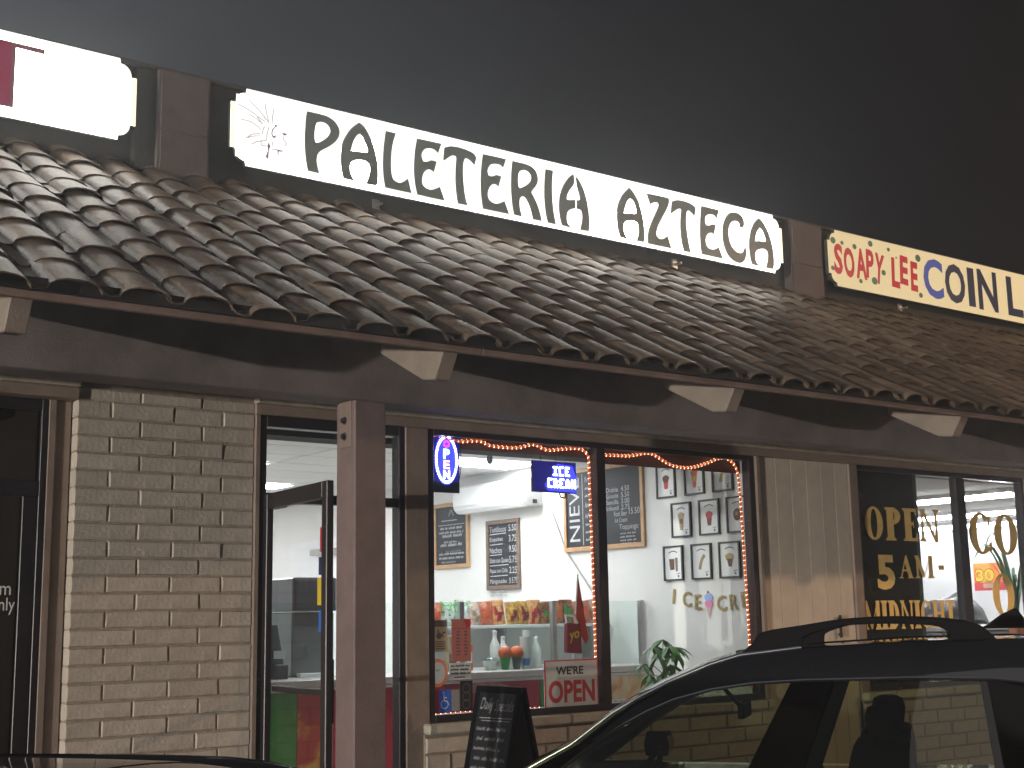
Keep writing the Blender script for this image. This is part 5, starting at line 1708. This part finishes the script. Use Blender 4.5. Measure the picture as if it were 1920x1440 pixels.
SUV = thing('black_suv', 'black small SUV with roof rails parked nose in before the shop window', 'car', (4.266, -3.573, -.2), R(36))
OUT = [(1.06, 1.015), (.965, 1.077), (.759, 1.185), (.568, 1.322), (.464, 1.380), (.321, 1.450), (.141, 1.522), (.011, 1.560), (-.25, 1.590), (-.68, 1.612), (-1.13, 1.618), (-1.40, 1.595), (-1.60, 1.53)]
INN = [(.95, .985), (.86, 1.045), (.655, 1.195), (.511, 1.283), (.41, 1.335), (.29, 1.385), (.132, 1.426), (-.041, 1.451), (-.25, 1.463), (-.68, 1.472), (-1.0, 1.468), (-1.25, 1.44), (-1.42, 1.36)]
def suv_side(sgn):
    X = (lambda x: x) if sgn < 0 else (lambda x: mirror(x))
    mb = MB()
    rings = []
    for (so, zo), (si, zi) in zip(OUT, INN):
        k = .62
        sm, zm = si + (so - si) * k, zi + (zo - zi) * k
        rings.append([(X(-.035), so, zo + .004), (X(-.052), so - .002, zo - .006), (X(-.075), sm, zm), (X(-.082), sm - .002, zm - .010), (X(-.100), si, zi), (X(-.055), si - .004, zi - .004), (X(.0), so - .02, zo - .03)])
    mb.loft(rings)
    return mb
for sgn in (-1, 1):
    suv_side(sgn).build('roof_pillar', 'carblack', SUV, smooth=34)
    X = (lambda x: x) if sgn < 0 else (lambda x: mirror(x))
    # side window seal and added edge strip, bright metal to draw highlight lines, door B and C pillars
    MB().tube([(X(-.104), si, zi - .002) for si, zi in INN], .007, 6).build('window_seal', 'sealm', SUV, smooth=50)
    MB().tube([(X(-.040), so + .004, zo + .004) for so, zo in OUT[:9]], .009, 8).build('highlight_strip', 'sealm', SUV, smooth=50)  # strip added to imitate the highlight along the pillar edge
    for pl in ([(-.205, 1.463), (-.385, 1.468), (-.19, .97), (.06, .97)], [(-.97, 1.468), (-1.42, 1.37), (-1.62, .97), (-1.02, .97)]):
        mb = MB()
        def fx_(z):
            return -.100 - .13 * (1.46 - z) / .5
        v = [(X(fx_(z)), s_, z) for s_, z in pl] + [(X(fx_(z) + .05), s_, z) for s_, z in pl]
        mb.add(v, [(0, 1, 2, 3), (7, 6, 5, 4), (0, 4, 5, 1), (1, 5, 6, 2), (2, 6, 7, 3), (3, 7, 4, 0)])
        mb.build('door_pillar', 'cartrim', SUV, bevel=.006)
    def pane_(pl, nm):
        mb = MB()
        mb.face([(X(-.096 - .13 * (1.46 - z) / .5), s_, z) for s_, z in pl])
        mb.build(nm, 'tglass', SUV)
    pane_([(.95, .985), (.86, 1.045), (.655, 1.195), (.511, 1.283), (.41, 1.335), (.29, 1.385), (.132, 1.426), (-.041, 1.451), (-.205, 1.462), (.04, .98), (.5, .98)], 'side_window')
    pane_([(-.385, 1.468), (-.68, 1.472), (-.97, 1.468), (-1.02, .98), (-.19, .98)], 'side_window')
    # roof rail: two feet and a bowed bar
    rail = [(.03, 1.555), (-.04, 1.615), (-.085, 1.660), (-.245, 1.685), (-.424, 1.710), (-.577, 1.715), (-.74, 1.710), (-.87, 1.698), (-.96, 1.678), (-1.03, 1.612),
            (-.835, 1.605), (-.845, 1.640), (-.80, 1.672), (-.70, 1.682), (-.577, 1.686), (-.424, 1.680), (-.31, 1.655), (-.255, 1.632), (-.250, 1.588)]
    rl_ = [smooth_poly(rail, 60)][0]
    MB().extrude(rl_, lambda p, q, t: (t, p, q), X(-.022), X(.024)).build('roof_rail', 'cartrim', SUV, bevel=.006)
rings = []
for (so, zo) in OUT[7:]:
    top = [(.56 + .60 * u, so - (.06 * u * u if so > -.1 else 0) + 0.0, zo + .012 * (1 - abs(u) ** 3) - .010) for u in [-1 + 2 * k / 10 for k in range(11)]]
    bot = [(x, y, z - .028) for x, y, z in top][::-1]
    rings.append(top + bot)
MB().loft(rings).build('roof_skin', 'carblack', SUV, smooth=40)
mb = MB()
rows_ = []
for (so, zo) in OUT[:8]:
    rows_.append([(.56 + .588 * u, so + .10 * (1 - u * u) - .012, zo + .016 * (1 - u * u) - .004) for u in [-1 + 2 * k / 8 for k in range(9)]])
mb.loft(rows_, closed=False, cap=False)
mb.build('windscreen', 'cglass', SUV, smooth=60)
mb = MB()
rows_ = []
for (so, zo) in [(-1.60, 1.53), (-1.68, 1.28), (-1.72, 1.0)]:
    rows_.append([(.56 + .585 * u, so - .05 * (1 - u * u), zo) for u in [-1 + 2 * k / 8 for k in range(9)]])
mb.loft(rows_, closed=False, cap=False)
mb.build('rear_window', 'tglass', SUV, smooth=60)
rings = []
for (s_, zt, hw, zb_) in ((1.72, .72, .60, .35), (1.66, .80, .74, .25), (1.40, .90, .82, .22), (1.05, .985, .845, .22), (.6, .975, .86, .22), (-.4, .975, .865, .22), (-1.2, .985, .86, .22), (-1.68, 1.0, .80, .25), (-1.80, .95, .74, .35)):
    c = .56
    rings.append([(c - hw * .72, s_, zb_), (c - hw, s_, zb_ + .12), (c - hw * 1.02, s_, .60 * zt + .15), (c - hw * .93, s_, zt), (c - hw * .5, s_, zt + (.03 if s_ > 1 else 0)), (c + hw * .5, s_, zt + (.03 if s_ > 1 else 0)), (c + hw * .93, s_, zt), (c + hw * 1.02, s_, .60 * zt + .15), (c + hw, s_, zb_ + .12), (c + hw * .72, s_, zb_)])
MB().loft(rings).build('body', 'carblack', SUV, smooth=34)
for (y, out) in ((1.05, 1), (-1.28, 1)):
    for x, s_ in ((-.26, -1), (1.38, 1)):
        wheel(SUV, x, y, .33, s_)
MB().extrude([(-.985, 1.655), (-1.07, 1.715), (-1.135, 1.745), (-1.165, 1.70), (-1.17, 1.655)], lambda p, q, t: (t, p, q), .535, .575).build('roof_fin', 'cartrim', SUV, bevel=.008)
for s_ in (-1, 1):
    mb = MB()
    cx_ = .56 + s_ * .93
    mb.loft([[(cx_ + s_ * .02, .70 + a, .99 + b_) for a, b_ in ((-.06, 0), (.06, 0), (.07, .06), (.05, .13), (-.05, .13), (-.07, .06))], [(cx_ + s_ * .18, .68 + a, 1.0 + b_) for a, b_ in ((-.04, .01), (.04, .01), (.05, .06), (.03, .11), (-.03, .11), (-.05, .06))]])
    mb.build('door_mirror', 'carblack', SUV, smooth=40)
    for (y, zc, mk, nm) in ((1.665, .68, 'clear', 'headlight'), (-1.755, .86, 'lens_red', 'tail_light')):
        MB().box(.56 + s_ * .62 - .11, .56 + s_ * .62 + .11, y - .06, y + .06, zc - .06, zc + .06).build(nm, mk, SUV, bevel=.02)
# cabin: seats, dash, mirror, wheel
for (x, y) in ((.22, -.46), (.90, -.46)):
    mb = MB()
    rings = []
    for (z, hw, d0, d1) in ((.55, .27, .12, -.16), (.95, .27, .08, -.20), (1.12, .26, .05, -.20), (1.19, .23, .03, -.19), (1.21, .16, .0, -.17)):
        rings.append([(x - hw, y + d1 * .6, z), (x - hw * .85, y + d0, z), (x + hw * .85, y + d0, z), (x + hw, y + d1 * .6, z), (x + hw * .8, y + d1, z), (x - hw * .8, y + d1, z)])
    mb.loft(rings)
    st_ = mb.build('seat', 'carseat', SUV, smooth=50)
    mb = MB()
    rings = []
    for (z, hw, d) in ((1.195, .10, .05), (1.22, .15, .07), (1.29, .155, .08), (1.33, .13, .07), (1.345, .07, .04)):
        rings.append([(x + hw * math.cos(R(k * 36)), y - .09 + d * math.sin(R(k * 36)), z) for k in range(10)])
    mb.loft(rings)
    mb.build('headrest', 'carseat', st_, smooth=60)
    MB().box(x - .25, x + .25, y - .05, y + .45, .40, .55).build('cushion', 'carseat', st_, bevel=.04)
mb = MB()
mb.loft([[(x, -1.10, z) for x, z in ((-.05, .5), (-.05, 1.12), (.15, 1.16), (.97, 1.16), (1.17, 1.12), (1.17, .5))], [(x, -1.28, z) for x, z in ((-.05, .5), (-.05, 1.14), (.15, 1.18), (.97, 1.18), (1.17, 1.14), (1.17, .5))]])
mb.build('rear_seat', 'carseat', SUV, bevel=.03)
mb = MB()
mb.loft([[(x, .62, z) for x, z in ((-.12, .6), (-.12, 1.0), (.56, 1.03), (1.24, 1.0), (1.24, .6))], [(x, 1.02, z) for x, z in ((-.1, .6), (-.1, .99), (.56, 1.0), (1.22, .99), (1.22, .6))]])
mb.build('dashboard', 'carseat', SUV, smooth=40)
mb = MB()
mb.tube([(.22 + .19 * math.cos(R(k * 20)), .50 - .07 * math.sin(R(k * 20)), .98 + .17 * math.sin(R(k * 20))) for k in range(19)], .014, 6, cap=False)
mb.build('steering_wheel', 'cartrim', SUV, smooth=60)
mb = MB()
mb.box(.43, .69, .07, .10, 1.265, 1.335)
mb.tube([(.56, .10, 1.31), (.56, .20, 1.42), (.56, .16, 1.49)], .012, 6)
mb.build('rear_mirror', 'cartrim', SUV, bevel=.008)

# ---- dark sedan at the lower left, only its roof and rear window show
SED = thing('dark_sedan', 'dark glossy sedan whose roof and rear window edge show at the bottom left', 'car', (1.07, -4.55, -.23), R(30))
C0 = [(1.10, 1.405, .52), (.95, 1.430, .54), (.70, 1.437, .555), (.42, 1.442, .565), (.18, 1.445, .565), (-.015, 1.445, .56), (-.05, 1.4435, .558)]
C1 = [(-.05, 1.4435, .558), (-.15, 1.437, .552), (-.29, 1.414, .545), (-.45, 1.36, .54), (-.65, 1.24, .56), (-.85, 1.09, .60)]
C2 = [(1.10, 1.405, .52), (1.3, 1.28, .55), (1.6, 1.10, .60), (1.75, 1.0, .63)]
def crown(sts, dz=.0, drop=.055, n=12):
    return [[(u * hw, s_, z - drop * abs(u) ** 2.4 + dz) for u in [-1 + 2 * k / n for k in range(n + 1)]] for s_, z, hw in sts]
rings = [t_ + [(x, y, z - .02) for x, y, z in t_][::-1] for t_ in crown(C0)]
MB().loft(rings).build('roof_skin', 'cardark', SED, smooth=50)
mb = MB(); mb.loft(crown(C1, -.002), closed=False, cap=False); mb.build('rear_window', mat('sedan_rear_glass', (.01, .012, .012), .03, coat=1.0), SED, smooth=60)
mb = MB(); mb.loft(crown(C2, -.002), closed=False, cap=False); mb.build('windscreen', 'cglass', SED, smooth=60)
for sgn in (-1, 1):
    mb = MB()
    pts = [(s_, z - .055, hw) for s_, z, hw in C2[::-1] + C0[1:] + C1[1:]]
    mb.tube([(sgn * hw, s_, z) for s_, z, hw in pts], .028, 8)
    mb.build('roof_pillar', 'cardark', SED, smooth=60)
    mb = MB()
    top = [(sgn * (hw + .005), s_, z - .02) for s_, z, hw in pts]
    bot = [(sgn * .80, s_, .93) for s_, z, hw in pts]
    mb.loft([top, bot], closed=False, cap=False)
    mb.build('side_window', 'tglass', SED, smooth=60)
    MB().box(sgn * .80 - .03 + .0, sgn * .80 + .03, .30, .40, .93, 1.36).build('door_pillar', 'cartrim', SED) if False else None
rings = []
for (s_, zt, hw, zb_) in ((2.75, .62, .62, .32), (2.65, .72, .76, .22), (2.2, .86, .86, .20), (1.75, .96, .88, .20), (.8, .95, .90, .20), (-.4, .96, .90, .20), (-.85, 1.06, .86, .20), (-1.45, 1.04, .82, .24), (-1.6, .95, .74, .34)):
    rings.append([(-hw * .72, s_, zb_), (-hw, s_, zb_ + .12), (-hw * 1.01, s_, .62 * zt + .12), (-hw * .93, s_, zt), (-hw * .5, s_, zt + .015), (hw * .5, s_, zt + .015), (hw * .93, s_, zt), (hw * 1.01, s_, .62 * zt + .12), (hw, s_, zb_ + .12), (hw * .72, s_, zb_)])
MB().loft(rings).build('body', 'cardark', SED, smooth=34)
for y in (1.95, -.85):
    for x, s_ in ((-.80, -1), (.80, 1)):
        wheel(SED, x, y, .32, s_)
for s_ in (-1, 1):
    for (y, zc, mk, nm) in ((2.62, .62, 'clear', 'headlight'), (-1.5, .85, 'lens_red', 'tail_light')):
        MB().box(s_ * .62 - .12, s_ * .62 + .12, y - .07, y + .07, zc - .06, zc + .06).build(nm, mk, SED, bevel=.02)

# ================================================================== parking lot lamp, beyond the right of the frame
LP = thing('street_lamp', 'tall parking lot lamp post throwing warm light on the laundry end', 'street lamp', (18.0, -8.0, -.2))
MB().lathe([(.30, 0), (.30, .6), (.28, .65), (.01, .66)], n=18).build('base', 'concrete', LP, smooth=40)
MB().tube([(0, 0, .66), (0, 0, 6.2)], [.09, .06], 12).build('pole', 'bronze', LP, smooth=50)
MB().tube([(0, 0, 6.1), (-.3, .3, 6.35), (-.75, .75, 6.40)], .035, 8).build('arm', 'bronze', LP, smooth=50)
MB().extrude([(-.18, -.38), (.18, -.38), (.24, .30), (.10, .42), (-.10, .42), (-.24, .30)], lambda p, q, t: (-.9 + (p - q) * .7071, .9 + (q + p) * .7071, t), 6.32, 6.46).build('lamp_head', 'bronze', LP, bevel=.02)
mb = MB(); mb.face([(-.9 + (p - q) * .7071, .9 + (q + p) * .7071, 6.315) for p, q in ((-.15, -.32), (.15, -.32), (.2, .28), (-.2, .28))]); mb.build('lens', emit('lamp_lens', (1, .72, .40), 20.0), LP)
pl_ = bpy.data.lights.new('lamp_light', 'POINT')
pl_.energy = 1900
pl_.color = (1.0, .66, .40)
pl_.shadow_soft_size = .12
lo = bpy.data.objects.new('lamp_light', pl_)
COL.objects.link(lo)
lo.parent = LP
lo.location = (-.9, .9, 6.20)

# a low lamp far down the walk, under eave height: it rakes along the front and leaves the roof dark
LB = thing('bollard_lamp', 'low lamp post far down the lot raking pale light along the shop front', 'lamp post', (-46.0, -15.6, -.2))
MB().lathe([(.14, 0), (.14, .1), (.07, .14), (.06, .42), (.09, .47)], n=16).build('pole', 'bronze', LB, smooth=40)
MB().lathe([(.12, .80), (.20, .84), (.18, .90), (.02, .94)], n=16).build('cap', 'bronze', LB, smooth=40)
MB().lathe([(.085, .48), (.085, .79)], n=16).build('lens', emit('bollard_lens', (1, .95, .82), 8.0), LB, smooth=40)
bl_ = bpy.data.lights.new('bollard_light', 'POINT')
bl_.energy = 104000
bl_.color = (1.0, .935, .83)
bl_.shadow_soft_size = .30
bo_ = bpy.data.objects.new('bollard_light', bl_)
COL.objects.link(bo_)
bo_.parent = LB
bo_.location = (.40, .14, .64)

# ================================================================== night haze: even, pale air round the camera and everything built
hm = bpy.data.materials.new('night_haze')
hm.use_nodes = True
ht = hm.node_tree
for n in list(ht.nodes):
    ht.nodes.remove(n)
ho = ht.nodes.new('ShaderNodeOutputMaterial')
hv = ht.nodes.new('ShaderNodeVolumePrincipled')
hv.inputs['Color'].default_value = (.92, .95, 1.0, 1)
hv.inputs['Density'].default_value = HAZE
hv.inputs['Anisotropy'].default_value = .72
ht.links.new(hv.outputs[0], ho.inputs['Volume'])
MT['haze'] = hm
hz = MB().box(-52, 40, -24, 16, -1.2, 6.75).build('haze', 'haze')
hz['kind'] = 'stuff'
